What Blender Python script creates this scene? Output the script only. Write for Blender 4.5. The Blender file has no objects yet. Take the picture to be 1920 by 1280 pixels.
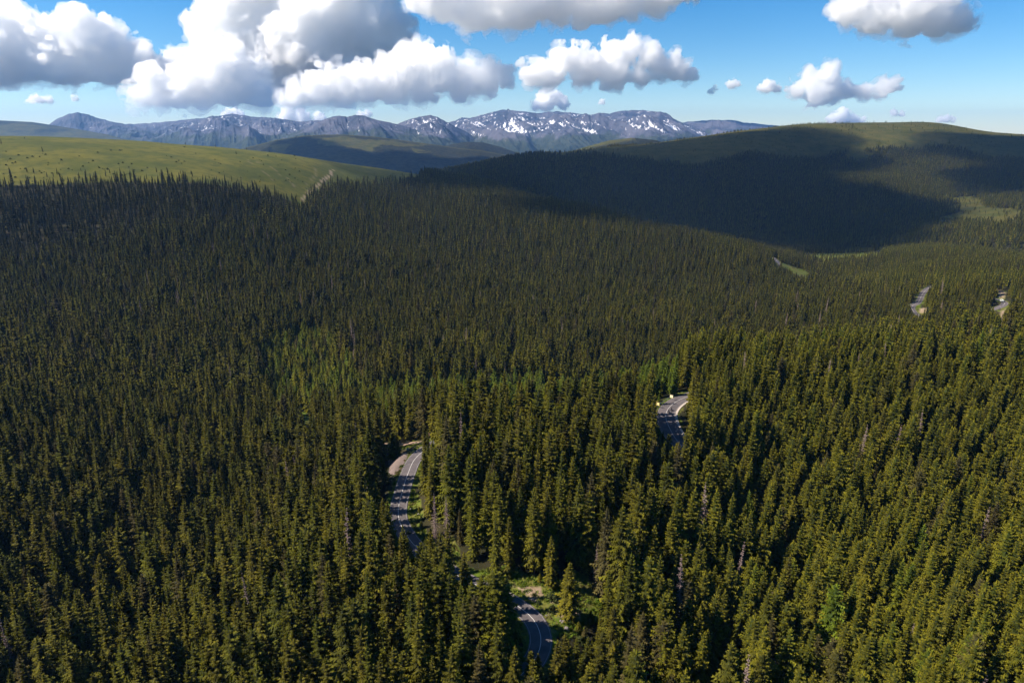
import bpy, bmesh, math, random
import numpy as np
from mathutils import Vector
R = math.radians
rng = np.random.default_rng(7)
random.seed(7)
scene = bpy.context.scene
COL = scene.collection

# ------------------------------------------------------------------ camera
PITCH = R(17.0); CS, SN = math.cos(PITCH), math.sin(PITCH)
CAM = np.array([0., 0., 125.]); FL = 1280.0
cam_d = bpy.data.cameras.new('camera'); cam_d.lens = 24; cam_d.sensor_width = 36
cam_d.clip_start = 1.0; cam_d.clip_end = 120000
cam = bpy.data.objects.new('camera', cam_d); COL.objects.link(cam)
cam.location = CAM; cam.rotation_euler = (math.pi/2 - PITCH, 0, 0)
scene.camera = cam

def ray(px, py):
    X = (np.asarray(px, float)-960)/FL; yd = (np.asarray(py, float)-640)/FL
    return np.stack([X, CS-yd*SN, -SN-yd*CS], -1)
def at_Y(px, py, Y):
    d = ray(px, py); return CAM + d*(Y/d[..., 1])[..., None]
def at_z(px, py, z):
    d = ray(px, py); return CAM + d*((z-CAM[2])/d[..., 2])[..., None]
def proj(P):
    P = np.asarray(P, float); D = P-CAM
    zc = D[..., 1]*CS - D[..., 2]*SN; up = D[..., 1]*SN + D[..., 2]*CS
    zc = np.where(zc < 1, 1, zc)
    return 960+FL*D[..., 0]/zc, 640-FL*up/zc, zc

# ------------------------------------------------------------------ noise
def _hash(ix, iy, iz, seed):
    h = (ix.astype(np.int64)*374761393 + iy.astype(np.int64)*668265263 + iz.astype(np.int64)*2147483647 + seed*974634777) & 0xffffffff
    h = ((h ^ (h >> 13))*1274126177) & 0xffffffff
    h = ((h ^ (h >> 16))*2246822519) & 0xffffffff
    return ((h ^ (h >> 15)) & 0xffff)/65535.0*2-1
def noise3(x, y, z, seed=0):
    x, y, z = np.broadcast_arrays(np.asarray(x, float), np.asarray(y, float), np.asarray(z, float))
    ix, iy, iz = np.floor(x), np.floor(y), np.floor(z)
    fx, fy, fz = x-ix, y-iy, z-iz
    u, v, w = [f*f*f*(f*(f*6-15)+10) for f in (fx, fy, fz)]
    ix, iy, iz = ix.astype(np.int64), iy.astype(np.int64), iz.astype(np.int64)
    c = {}
    for a in (0, 1):
        for b in (0, 1):
            for d in (0, 1): c[a, b, d] = _hash(ix+a, iy+b, iz+d, seed)
    def L(p, q, t): return p+(q-p)*t
    return L(L(L(c[0,0,0], c[1,0,0], u), L(c[0,1,0], c[1,1,0], u), v), L(L(c[0,0,1], c[1,0,1], u), L(c[0,1,1], c[1,1,1], u), v), w)
def noise2(x, y, seed=0): return noise3(x, y, 0.37*np.ones_like(np.asarray(x, float)), seed)
def fbm2(x, y, oct=4, seed=0):
    s = 0; a = 1; n = 0
    for i in range(oct):
        s = s+a*noise2(x*2**i+i*17.3, y*2**i-i*9.1, seed+i); n += a; a *= .5
    return s/n
def ridged2(x, y, oct=4, seed=0):
    s = 0; a = 1; n = 0
    for i in range(oct):
        s = s+a*(1-np.abs(noise2(x*2**i+i*7.7, y*2**i+i*3.1, seed+i))*2); n += a; a *= .5
    return s/n
def sstep(a, b, x):
    t = np.clip((x-a)/(b-a), 0, 1); return t*t*(3-2*t)

# ------------------------------------------------------------------ height fields (thin plate splines in angle / log distance)
class Field:
    def __init__(s, P, th=(-R(60), R(60)), rr=(90, 1e9), lam=1e-4):
        P = np.array(P, float); s.th, s.rr = th, rr
        U = s.uv(P[:, 0], P[:, 1]); n = len(P); s.U = U
        K = s.k(((U[:, None]-U[None])**2).sum(-1)) + lam*np.eye(n)
        A = np.zeros((n+3, n+3)); A[:n, :n] = K; A[:n, n] = 1; A[:n, n+1:] = U; A[n, :n] = 1; A[n+1:, :n] = U.T
        s.w = np.linalg.solve(A, np.r_[P[:, 2], 0, 0, 0])
    @staticmethod
    def k(d2): return d2*np.log(d2+1e-12)
    def uv(s, x, y):
        t = np.clip(np.arctan2(x, y), *s.th); r = np.clip(np.hypot(x, y), *s.rr)
        return np.stack([t*1.6, np.log(r/100)], -1)
    def __call__(s, x, y):
        x = np.asarray(x, float); y = np.asarray(y, float); sh = np.broadcast(x, y).shape
        U = s.uv(np.broadcast_to(x, sh).ravel(), np.broadcast_to(y, sh).ravel()); out = np.empty(len(U)); n = len(s.U)
        for i in range(0, len(U), 40000):
            u = U[i:i+40000]
            d2 = (u[:, :1]-s.U[None, :, 0])**2 + (u[:, 1:]-s.U[None, :, 1])**2
            out[i:i+40000] = s.k(d2)@s.w[:n] + s.w[n] + u@s.w[n+1:]
        return out.reshape(sh)

FC, GC = 14., 0.
near = []
def cp(px, py, Y, drop=0.):
    p = at_Y(px, py, Y); near.append((p[0], p[1], p[2]-drop))
for a in [(0,262,1150,0),(0,330,900,FC),(0,420,780,FC),(0,520,620,FC),(0,620,480,FC),(0,740,350,FC),(0,900,250,FC),(0,1100,190,FC),
          (200,270,1200,0),(200,326,950,FC),
          (400,291,1250,0),(400,330,1000,FC),(400,420,830,FC),(400,520,680,FC),(400,620,530,FC),(400,740,400,FC),(400,900,275,FC),(400,1100,195,FC),
          (560,305,1350,0),(560,385,1080,2),(640,316,1500,0),
          (740,325,1650,0),(760,360,1400,FC),(760,450,1000,FC),(760,560,700,FC),(760,680,480,FC),(760,740,395,10),(760,790,318,8),
          (880,341,1520,12),(1100,387,1350,FC),(1300,436,1190,FC),(1450,482,1040,FC),(1560,542,860,FC),(1640,612,640,FC),(1600,530,1090,0),(1690,520,1000,0),
          (1000,480,1000,FC),(1000,580,700,FC),(1000,680,500,FC),(1000,745,390,10),(1300,520,950,FC),(1300,620,650,FC),(1280,690,480,FC),
          (1500,652,440,FC),(1700,627,450,FC),(1900,602,460,FC),(1900,760,300,FC),(1900,900,235,FC),(1900,1100,170,FC),(1700,760,305,FC),(1700,900,240,FC),(1700,1100,175,FC),
          (1450,760,300,FC),(1400,900,240,FC),(1400,1100,180,FC),
          (1720,580,715,0),(1738,540,815,0),(1880,575,678,0),(1455,490,1150,0),(1650,480,1350,0),(1900,474,1300,FC),(1560,480,1500,0),(1800,460,1300,FC)]:
    cp(*a)
for px, py in [(1000,1235),(1020,1185),(960,1125),(885,1090),(800,1040),(748,985),(752,940),(762,890),(800,838),(1250,780),(1275,745),(1275,830),(1100,850),(1350,720)]:
    near.append(tuple(at_z(px, py, 0.)))
def wp(px, Y, z): near.append(((px-960)/FL*(Y*1.0/CS*(1.0)), Y, z))
for a in [(1500,540,-84),(1500,640,-90),(1700,550,-72),(1300,540,-90),(900,455,-60),(1100,465,-68),(720,445,-56),(1900,545,-52)]: wp(*a)
for a in [(1300,1420,-115),(1100,1600,-95),(1450,1260,-108),(1560,1010,-104)]: wp(*a)
near += [(-1500,2100,70),(-900,2000,60),(-400,2200,10),(100,2300,-70),(500,2000,-130),(900,1750,-150),(1500,1500,-140),
         (-60,95,-12),(0,100,-6),(80,95,-8),(-90,110,-20),(90,620,-60) if False else (200,95,-5)]
H_near = Field(near)
def H0(x, y):
    x = np.asarray(x, float); y = np.asarray(y, float)
    r = np.hypot(x, y)
    h = H_near(x, y)
    th = np.abs(np.arctan2(x, y)); h = h + (-12-h)*sstep(R(65), R(140), th)
    a = np.clip(r/500, .25, 2.2)
    h = h + 2.2*a*(1-.6*sstep(860, 1080, r))*fbm2(x/110, y/110, 4, 3) + 10*np.clip((r-420)/500, 0, 1)*(.15+.85*sstep(1080, 860, r))*(.6*fbm2(x/270, y/270, 3, 31)+.75*(ridged2((x*.8+y*.6)/330, (y*.8-x*.6)/900, 2, 35)-.35))
    return h + (-300-h)*sstep(2300, 3600, r)

hillp = []
for a in [(700,345,2250),(830,325,2350),(1000,287,2500),(1100,277,2700),(1200,270,2800),(1300,262,2900),(1400,248,3000),(1500,237,3100),(1600,231,3200),(1700,228,3300),(1760,230.5,3300),(1850,246,3200),(1920,251,3100),(2050,262,3100),
          (900,350,2050),(1100,400,1900),(1300,440,1800),(1450,478,1600),(1600,478,1500),(1750,468,1420),(1920,458,1350),(2100,455,1350),
          (1100,340,2250),(1300,340,2350),(1500,345,2250),(1500,420,1850),(1700,300,2650),(1700,370,2100),(1700,425,1750),(1920,300,2500),(1920,380,1800),(1560,300,2700),(1640,340,2250)]:
    p = at_Y(*a); hillp.append((p[0], p[1], p[2]-(7 if a[1] > 262 else 2)))
for x, y, z in [(-700,1700,-190),(-300,1700,-190),(300,1500,-200),(800,1250,-190),(1500,1150,-170),(-600,3000,-220),(0,3600,-200),(1200,4300,-120),(2200,4300,-60),(3000,3600,-40),(3200,2000,-120)]:
    hillp.append((x, y, z))
H_hill = Field(hillp, rr=(1100, 1e9))
def HH(x, y):
    h = H_hill(x, y); r = np.hypot(x, y)
    w = sstep(1350, 1700, r)*sstep(4200, 3300, r)
    ca, sa = math.cos(R(-25)), math.sin(R(-25)); u, v = x*ca-y*sa, x*sa+y*ca
    top = sstep(90, -10, h)
    h = h + w*(16*ridged2(u/420, v/1100, 3, 11)-8)*(.3+.7*top) + w*9*fbm2(x/170, y/170, 3, 12)*(.4+.6*top)
    return h - 150*sstep(-900, -1500, x)

# ------------------------------------------------------------------ mesh helpers
def mesh_np(name, V, F, mats=(), smooth=False, mi=None, attrs=None):
    """V (n,3), F (m,k) array or list of arrays with different k"""
    me = bpy.data.meshes.new(name); V = np.asarray(V, np.float32)
    Fs = [np.asarray(f, np.int32) for f in (F if isinstance(F, list) else [F])]
    tot = np.concatenate([np.full(len(f), f.shape[1], np.int32) for f in Fs]); loops = np.concatenate([f.ravel() for f in Fs])
    me.vertices.add(len(V)); me.vertices.foreach_set('co', V.ravel())
    me.loops.add(len(loops)); me.loops.foreach_set('vertex_index', loops)
    me.polygons.add(len(tot)); st = np.r_[0, np.cumsum(tot)[:-1]].astype(np.int32)
    me.polygons.foreach_set('loop_start', st); me.polygons.foreach_set('loop_total', tot)
    if mi is not None: me.polygons.foreach_set('material_index', np.asarray(mi, np.int32))
    me.polygons.foreach_set('use_smooth', np.full(len(tot), smooth, bool))
    for k, v in (attrs or {}).items():
        v = np.asarray(v, np.float32); a = me.attributes.new(k, 'FLOAT', 'POINT'); a.data.foreach_set('value', v)
    for m in mats: me.materials.append(m)
    me.update(calc_edges=True); return me
def link(name, me, parent=None, loc=None, kind=None):
    o = bpy.data.objects.new(name, me); COL.objects.link(o)
    if parent is not None: o.parent = parent
    if loc is not None: o.location = loc
    if kind: o['kind'] = kind
    return o
def thing(name, label, cat, loc, rz=0, group=None, data=None):
    o = bpy.data.objects.new(name, data); COL.objects.link(o); o.location = loc; o.rotation_euler = (0, 0, rz)
    o['label'] = label; o['category'] = cat
    if group: o['group'] = group
    return o
class MB:
    def __init__(s): s.V = []; s.F = []
    def add(s, V, F):
        n = len(s.V); s.V += [tuple(v) for v in V]; s.F += [tuple(i+n for i in f) for f in F]
    def box(s, c, d, rz=0):
        ca, sa = math.cos(rz), math.sin(rz); V = []
        for z in (-1, 1):
            for x, y in ((-1,-1),(1,-1),(1,1),(-1,1)):
                X, Y = x*d[0]/2, y*d[1]/2; V.append((c[0]+X*ca-Y*sa, c[1]+X*sa+Y*ca, c[2]+z*d[2]/2))
        s.add(V, [(3,2,1,0),(4,5,6,7),(0,1,5,4),(1,2,6,5),(2,3,7,6),(3,0,4,7)])
    def tube(s, pts, rad, n=8, cap=True):
        pts = [Vector(p) for p in pts]; rad = rad if hasattr(rad, '__len__') else [rad]*len(pts); V = []; F = []
        for i, p in enumerate(pts):
            t = (pts[min(i+1, len(pts)-1)]-pts[max(i-1, 0)]).normalized()
            a = t.orthogonal().normalized() if i == 0 else (a - t*a.dot(t)).normalized()
            b = t.cross(a)
            for k in range(n):
                an = 2*math.pi*k/n; V.append(p+(a*math.cos(an)+b*math.sin(an))*rad[i])
        for i in range(len(pts)-1):
            for k in range(n): F.append((i*n+k, i*n+(k+1)%n, (i+1)*n+(k+1)%n, (i+1)*n+k))
        if cap: F += [tuple(range(n))[::-1], tuple(range((len(pts)-1)*n, len(pts)*n))]
        s.add(V, F)
    def torus(s, c, R0, r0, axis='x', n=20, m=8):
        V = []; F = []
        for i in range(n):
            a = 2*math.pi*i/n
            for j in range(m):
                b = 2*math.pi*j/m; q = R0+r0*math.cos(b); w = r0*math.sin(b)
                p = (w, q*math.cos(a), q*math.sin(a)) if axis == 'x' else (q*math.cos(a), q*math.sin(a), w)
                V.append((c[0]+p[0], c[1]+p[1], c[2]+p[2]))
        for i in range(n):
            for j in range(m): F.append((i*m+j, ((i+1)%n)*m+j, ((i+1)%n)*m+(j+1)%m, i*m+(j+1)%m))
        s.add(V, F)
    def ball(s, c, r, n=12, m=8):
        r = r if hasattr(r, '__len__') else (r, r, r); V = []; F = []
        for i in range(m+1):
            t = math.pi*i/m
            for k in range(n):
                a = 2*math.pi*k/n; V.append((c[0]+r[0]*math.sin(t)*math.cos(a), c[1]+r[1]*math.sin(t)*math.sin(a), c[2]+r[2]*math.cos(t)))
        for i in range(m):
            for k in range(n): F.append((i*n+k, (i+1)*n+k, (i+1)*n+(k+1)%n, i*n+(k+1)%n))
        s.add(V, F)
    def mesh(s, name, m, smooth=False):
        me = bpy.data.meshes.new(name); me.from_pydata(s.V, [], s.F); me.materials.append(m)
        if smooth: me.polygons.foreach_set('use_smooth', [True]*len(me.polygons))
        me.update(); return me
    def link(s, name, m, parent=None, loc=None, kind=None, smooth=False): return link(name, s.mesh(name, m, smooth), parent, loc, kind)

# ------------------------------------------------------------------ materials
class NT:
    def __init__(s, name, rough=.9, spec=.2):
        s.m = bpy.data.materials.new(name); s.m.use_nodes = True; s.t = s.m.node_tree; s.n = s.t.nodes
        s.b = s.n['Principled BSDF']; s.b.inputs['Roughness'].default_value = rough; s.b.inputs['Specular IOR Level'].default_value = spec
        s.out = s.n['Material Output']
    def new(s, t, **k):
        n = s.n.new(t)
        for a, v in k.items(): setattr(n, a, v)
        return n
    def l(s, a, b): s.t.links.new(a, b)
    def val(s, x):
        return x
    def inp(s, sock, x):
        if hasattr(x, 'is_linked') or isinstance(x, bpy.types.NodeSocket): s.l(x, sock)
        else: sock.default_value = x
    def mix(s, f, a, b):
        n = s.new('ShaderNodeMix', data_type='RGBA'); s.inp(n.inputs[0], f)
        for i, c in ((6, a), (7, b)):
            if isinstance(c, (tuple, list)): n.inputs[i].default_value = (*c[:3], 1)
            else: s.l(c, n.inputs[i])
        return n.outputs[2]
    def math(s, op, a, b=0., clamp=False):
        n = s.new('ShaderNodeMath', operation=op, use_clamp=clamp); s.inp(n.inputs[0], a); s.inp(n.inputs[1], b); return n.outputs[0]
    def ramp(s, x, a, b):
        n = s.new('ShaderNodeMapRange', interpolation_type='SMOOTHSTEP'); s.inp(n.inputs[0], x); n.inputs[1].default_value = a; n.inputs[2].default_value = b; return n.outputs[0]
    def attr(s, name, typ='GEOMETRY'):
        n = s.new('ShaderNodeAttribute', attribute_type=typ, attribute_name=name); return n.outputs['Fac']
    def noise(s, scale, detail=4, rough=.55, vec=None):
        n = s.new('ShaderNodeTexNoise'); n.inputs['Scale'].default_value = scale; n.inputs['Detail'].default_value = detail; n.inputs['Roughness'].default_value = rough
        if vec is None:
            if not hasattr(s, 'geo'): s.geo = s.new('ShaderNodeNewGeometry')
            vec = s.geo.outputs['Position']
        s.l(vec, n.inputs['Vector']); return n.outputs['Fac']
    def color(s, c):
        if isinstance(c, (tuple, list)): s.b.inputs['Base Color'].default_value = (*c, 1)
        else: s.l(c, s.b.inputs['Base Color'])
    def bump(s, h, dist, strength=1):
        n = s.new('ShaderNodeBump'); n.inputs['Distance'].default_value = dist; n.inputs['Strength'].default_value = strength
        s.l(h, n.inputs['Height']); s.l(n.outputs[0], s.b.inputs['Normal'])
def plain(name, c, rough=.6, spec=.3, metal=0, var=.12, sc=6):
    t = NT(name, rough, spec); t.b.inputs['Metallic'].default_value = metal
    t.color(t.mix(t.noise(sc), tuple(x*(1-var) for x in c), tuple(x*(1+var) for x in c))); return t.m

# foliage
t = NT('spruce_needles', .75, .12)
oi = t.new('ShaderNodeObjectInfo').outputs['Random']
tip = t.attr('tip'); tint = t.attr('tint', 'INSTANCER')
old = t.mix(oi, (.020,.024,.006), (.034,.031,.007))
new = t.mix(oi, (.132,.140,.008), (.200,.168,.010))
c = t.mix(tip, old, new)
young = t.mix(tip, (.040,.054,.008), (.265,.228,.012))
c = t.mix(t.math('MULTIPLY', tint, 1., True), c, young)
vv = t.mix(tip, (.036,.056,.008), (.180,.228,.014)); c = t.mix(t.math('MULTIPLY', t.math('SUBTRACT', tint, .78, True), 4.5, True), c, vv)
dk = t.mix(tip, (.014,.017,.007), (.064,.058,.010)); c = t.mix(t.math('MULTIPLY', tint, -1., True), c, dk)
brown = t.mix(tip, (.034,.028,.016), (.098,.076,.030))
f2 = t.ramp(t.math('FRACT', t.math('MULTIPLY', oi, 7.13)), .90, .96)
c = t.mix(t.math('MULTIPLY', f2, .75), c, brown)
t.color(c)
tr = t.new('ShaderNodeBsdfTranslucent'); t.l(c, tr.inputs[0]); mx = t.new('ShaderNodeMixShader'); mx.inputs[0].default_value = .22
t.l(t.b.outputs[0], mx.inputs[1]); t.l(tr.outputs[0], mx.inputs[2]); t.l(mx.outputs[0], t.out.inputs[0])
M_NEEDLE = t.m
M_BARK = plain('spruce_bark', (.085,.062,.045), .95, .1, var=.4, sc=3)
M_DEAD = plain('dead_wood', (.21,.155,.145), .95, .1, var=.35, sc=2)
t = NT('shrub_leaves', .8, .1); t.color(t.mix(t.noise(.8), (.018,.028,.009), (.050,.058,.014))); M_SHRUB = t.m
M_ROCK = plain('boulder_stone', (.19,.165,.155), .95, .2, var=.4, sc=2.5)

# ground: forest floor / grass / dirt by vertex attributes
t = NT('ground_cover', .95, .1)
n1, n2, n3 = t.noise(.06, 5), t.noise(.9, 5, .65), t.noise(.011, 4)
floor = t.mix(t.ramp(n1, .35, .65), (.016,.017,.007), (.036,.030,.014))
g1 = t.mix(t.ramp(n2, .3, .7), (.055,.095,.008), (.105,.130,.013))
g2 = t.mix(t.ramp(n2, .3, .7), (.092,.092,.018), (.135,.118,.036))
grass = t.mix(t.ramp(n1, .38, .62), g1, g2)
up = t.mix(t.ramp(n3, .35, .65), (.052,.060,.008), (.098,.090,.011)); up = t.mix(t.math('MULTIPLY', t.ramp(n1, .42, .66), .5), up, (.026,.036,.006))
grass = t.mix(t.attr('upland'), grass, up)
c = t.mix(t.attr('grass'), floor, grass)
dirt = t.mix(t.ramp(n2, .35, .7), (.19,.135,.09), (.29,.225,.155))
c = t.mix(t.attr('dirt'), c, dirt)
t.color(c); t.bump(n2, .35, .6); M_GROUND = t.m

# far hills
t = NT('hill_cover', .95, .05)
n1, n2, n3 = t.noise(.02, 5, .7), t.noise(.12, 4, .7), t.noise(.004, 4)
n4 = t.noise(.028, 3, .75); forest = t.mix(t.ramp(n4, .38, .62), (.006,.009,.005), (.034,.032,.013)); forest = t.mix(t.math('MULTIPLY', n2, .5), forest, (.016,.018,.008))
grass = t.mix(t.ramp(n1, .3, .7), (.042,.048,.011), (.080,.070,.017))
c = t.mix(t.attr('grass'), forest, grass); t.color(c); t.bump(n2, 6, .8); M_HILL = t.m

# mountains
t = NT('mountain_rock', .95, .05)
n1 = t.noise(.0022, 7, .65); vm = t.new('ShaderNodeVectorMath', operation='MULTIPLY'); t.l(t.geo.outputs['Position'], vm.inputs[0]); vm.inputs[1].default_value = (1, .28, .42); n2 = t.noise(.030, 6, .72, vm.outputs[0])
rock = t.mix(t.ramp(n1, .35, .65), (.026,.032,.047), (.088,.086,.104))
alp = t.mix(t.ramp(n2, .35, .65), (.020,.028,.018), (.042,.048,.026))
wood = t.mix(t.ramp(n2, .35, .65), (.012,.018,.010), (.028,.034,.016))
c = t.mix(t.ramp(t.math('ADD', t.attr('alt'), t.math('MULTIPLY', t.math('SUBTRACT', n1, .5), 1.1)), .42, .60), wood, alp)
c = t.mix(t.ramp(t.math('ADD', t.attr('rock'), t.math('MULTIPLY', t.math('SUBTRACT', n1, .5), 1.4)), .38, .62), c, rock)
sn = t.ramp(t.math('ADD', t.attr('snow'), t.math('MULTIPLY', t.math('SUBTRACT', n2, .5), 1.7)), .50, .60)
c = t.mix(sn, c, (.68,.68,.72)); t.color(c); t.bump(n1, 60, .8); M_MOUNT = t.m

# road surfaces
t = NT('asphalt', .85, .25); n1, n2 = t.noise(.25, 5, .7), t.noise(5, 3)
a = t.mix(t.ramp(n1, .3, .7), (.088,.076,.079), (.130,.112,.114)); a = t.mix(t.math('MULTIPLY', t.ramp(t.noise(.11, 2), .56, .60), .45), a, (.055,.05,.052)); t.color(t.mix(t.math('MULTIPLY', n2, .3), a, (.07,.062,.062))); M_ASPH = t.m
M_LINE = plain('road_paint', (.50,.48,.46), .7, .3, var=.12, sc=2)
M_WORN = plain('worn_road_paint', (.26,.24,.235), .8, .2, var=.3, sc=.6)
M_CONC = plain('pale_concrete', (.42,.36,.31), .9, .2, var=.15, sc=1)
t = NT('gravel', .95, .1); n1, n2 = t.noise(.35, 5, .7), t.noise(3, 4, .7)
a = t.mix(t.ramp(n1, .3, .7), (.130,.100,.090), (.185,.142,.124)); t.color(t.mix(t.math('MULTIPLY', n2, .4), a, (.10,.075,.065))); M_GRAV = t.m
t = NT('track_dirt', .95, .1); n1 = t.noise(.35, 5, .7); t.color(t.mix(t.ramp(n1, .3, .7), (.25,.165,.112), (.35,.255,.185))); M_DIRT = t.m
M_STEEL = plain('galvanised_steel', (.36,.38,.40), .45, .5, .7, .1, 3)
M_YEL = plain('sign_yellow', (.80,.62,.26), .5, .4, var=.05)
M_PALE = plain('sign_cream', (.78,.66,.42), .5, .4, var=.05)
M_RED = plain('sign_red', (.45,.03,.03), .5, .4, var=.05)
M_BROWN = plain('sign_brown', (.36,.22,.16), .6, .3, var=.15)
M_BLACK = plain('black_plastic', (.015,.015,.017), .5, .4)
M_RUB = plain('tyre_rubber', (.012,.012,.012), .85, .2)
M_DARKM = plain('dark_bike_paint', (.03,.02,.03), .3, .5)
M_JACKET = plain('dark_jacket', (.025,.022,.03), .8, .2)
M_SKIN = plain('skin', (.45,.28,.20), .6, .3)
M_GLASS = plain('dark_glass', (.02,.025,.03), .1, .6)
M_VAN = plain('pale_van_paint', (.62,.66,.60), .35, .5)

# ------------------------------------------------------------------ light and sky
SUN_EL, SUN_BEHIND = R(41), R(6)
TOSUN = np.array([-math.cos(SUN_EL)*math.cos(SUN_BEHIND), -math.cos(SUN_EL)*math.sin(SUN_BEHIND), math.sin(SUN_EL)])
sd = bpy.data.lights.new('sun', 'SUN'); sd.energy = 5.0; sd.angle = R(.53); sd.color = (1, .90, .76)
so = bpy.data.objects.new('sun', sd); COL.objects.link(so); so.rotation_euler = Vector(TOSUN).to_track_quat('Z', 'Y').to_euler()
w = bpy.data.worlds.new('World'); scene.world = w; w.use_nodes = True
sky = w.node_tree.nodes.new('ShaderNodeTexSky'); sky.sky_type = 'NISHITA'; sky.sun_disc = False
sky.sun_elevation = SUN_EL; sky.sun_rotation = math.atan2(TOSUN[0], TOSUN[1]); sky.altitude = 1600; sky.air_density = 1.0; sky.dust_density = .15; sky.ozone_density = 3.5
bg = w.node_tree.nodes['Background']; bg.inputs[1].default_value = .066
hs = w.node_tree.nodes.new('ShaderNodeHueSaturation'); hs.inputs['Saturation'].default_value = 1.4
w.node_tree.links.new(sky.outputs[0], hs.inputs['Color']); w.node_tree.links.new(hs.outputs[0], bg.inputs[0])
vs = scene.view_settings; vs.view_transform = 'Standard'; vs.look = 'None'; vs.exposure = 1.1; vs.gamma = 1; vs.use_curve_mapping = False

cy = scene.cycles
cy.max_bounces = 64; cy.diffuse_bounces = 2; cy.glossy_bounces = 1; cy.transmission_bounces = 2; cy.volume_bounces = 64; cy.transparent_max_bounces = 32
cy.use_denoising = True; cy.caustics_reflective = False; cy.caustics_refractive = False
cy.use_adaptive_sampling = True; cy.adaptive_threshold = .015

# ------------------------------------------------------------------ helpers on terrain
def hit(px, py, Hf, t0=80, t1=4200, n=900):
    px, py = np.atleast_1d(px).astype(float), np.atleast_1d(py).astype(float)
    d = ray(px, py); ts = np.geomspace(t0, t1, n); out = np.full((len(px), 3), np.nan)
    P = CAM + d[:, None]*ts[None, :, None]
    f = P[..., 2]-Hf(P[..., 0], P[..., 1])
    for i in range(len(px)):
        k = np.where(f[i] < 0)[0]
        if len(k) and k[0] > 0:
            k = k[0]; a = f[i, k-1]/(f[i, k-1]-f[i, k]); out[i] = P[i, k-1]*(1-a)+P[i, k]*a
    return out
def in_poly(x, y, poly):
    poly = np.asarray(poly); ins = np.zeros(np.shape(x), bool); j = len(poly)-1
    for i in range(len(poly)):
        xi, yi = poly[i][:2]; xj, yj = poly[j][:2]
        c = ((yi > y) != (yj > y)) & (x < (xj-xi)*(y-yi)/(yj-yi+1e-12)+xi); ins ^= c; j = i
    return ins
def catmull(P, step):
    P = np.asarray(P, float); Q = np.vstack([2*P[0]-P[1], P, 2*P[-1]-P[-2]]); out = []
    for i in range(1, len(Q)-2):
        n = max(2, int(np.linalg.norm(Q[i+1]-Q[i])/step))
        for k in range(n):
            u = k/n; a, b, c, d = Q[i-1], Q[i], Q[i+1], Q[i+2]
            out.append(.5*((2*b)+(-a+c)*u+(2*a-5*b+4*c-d)*u*u+(-a+3*b-3*c+d)*u**3))
    out.append(P[-1]); return np.array(out)

# ------------------------------------------------------------------ roads (centre line, half width, clear distance for trees)
def path_px(pts, z):
    if z > -1: return np.array([[*at_z(p[0], p[1], z)[:2], p[2], p[3]] for p in pts])
    q = hit([p[0] for p in pts], [p[1] for p in pts], H0)
    return np.array([[*a[:2], p[2], p[3]] for a, p in zip(q, pts) if not np.isnan(a[0])])
R1 = path_px([(940,1290,3.0,5),(985,1252,3.0,5.5),(1008,1222,3.0,6),(1014,1190,3.0,7),(1000,1158,3.0,7),(968,1132,3.0,7),(925,1109,3.0,7),(885,1092,3.0,7),(835,1065,3.0,5),(780,1025,3.0,6),(752,985,3.0,7),(747,955,3.0,7),(755,920,3.0,7),
              (765,888,3.0,7),(778,860,3.0,7),(803,838,3.0,7),(835,822,3.0,6),(880,812,3.0,4.2),(960,812,3.0,4),(1060,836,3.0,4),(1150,862,3.0,3.5),(1225,872,3.0,3.5),(1268,864,3.0,3.5),(1283,848,3.4,3.6),(1278,832,3.7,5),(1264,814,4.1,6.5),(1250,786,4.3,6.8),(1250,770,4.2,6.8),(1262,756,4.0,6.5),(1284,743,3.7,5),(1330,724,3.0,4),(1400,706,3.0,4)], 0.)
R2 = path_px([(1775,540,3.1,3.6),(1755,536,3.1,5),(1740,541,3.1,6.5),(1730,551,3.1,5),(1722,566,3.1,6.5),(1711,574,3.1,7),(1711,582,3.1,7),(1722,592,3.1,6),(1745,602,3.1,3.6),(1790,606,3.1,3.6)], -54.)
R3 = path_px([(1835,590,3.1,3.6),(1860,580,3.1,6.5),(1872,576,3.1,7),(1882,570,3.1,7.5),(1884,565,3.1,7.5),(1877,561,3.1,7),(1866,559,3.1,4),(1845,556,3.1,3.6)], -40.)
R4 = path_px([(1400,476,3.1,3.6),(1440,484,3.1,5),(1450,487,3.1,7),(1457,491,3.1,8),(1462,497,3.1,7),(1458,505,3.1,3.6)], -84.)
roads = []
for Rp in (R1, R2, R3, R4):
    S = catmull(Rp, 2.0)
    xy = S[:, :2]; z = H0(xy[:, 0], xy[:, 1])
    k = np.ones(41)/41; z = np.convolve(np.pad(z, 20, mode='edge'), k, 'valid')
    T = np.gradient(xy, axis=0); T /= np.linalg.norm(T, axis=1)[:, None]+1e-9; N = np.stack([T[:, 1], -T[:, 0]], 1)   # N = right-hand side
    roads.append(dict(xy=xy, z=z, hw=S[:, 2], cl=S[:, 3], N=N, T=T))
AX = np.concatenate([r['xy'] for r in roads]); AZ = np.concatenate([r['z'] for r in roads]); AH = np.concatenate([r['hw'] for r in roads]); AC = np.concatenate([r['cl'] for r in roads])
def road_near(x, y):
    """distance to the nearest road sample, and that sample's index"""
    x = np.asarray(x); d = np.full(x.shape, 1e9); idx = np.zeros(x.shape, int)
    lo, hi = AX.min(0)-40, AX.max(0)+40
    m = np.where((x > lo[0]) & (x < hi[0]) & (y > lo[1]) & (y < hi[1]))[0]
    for i in range(0, len(m), 6000):
        q = m[i:i+6000]; D = (x[q, None]-AX[None, :, 0])**2+(y[q, None]-AX[None, :, 1])**2
        k = D.argmin(1); d[q] = np.sqrt(D[np.arange(len(q)), k]); idx[q] = k
    return d, idx
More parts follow.
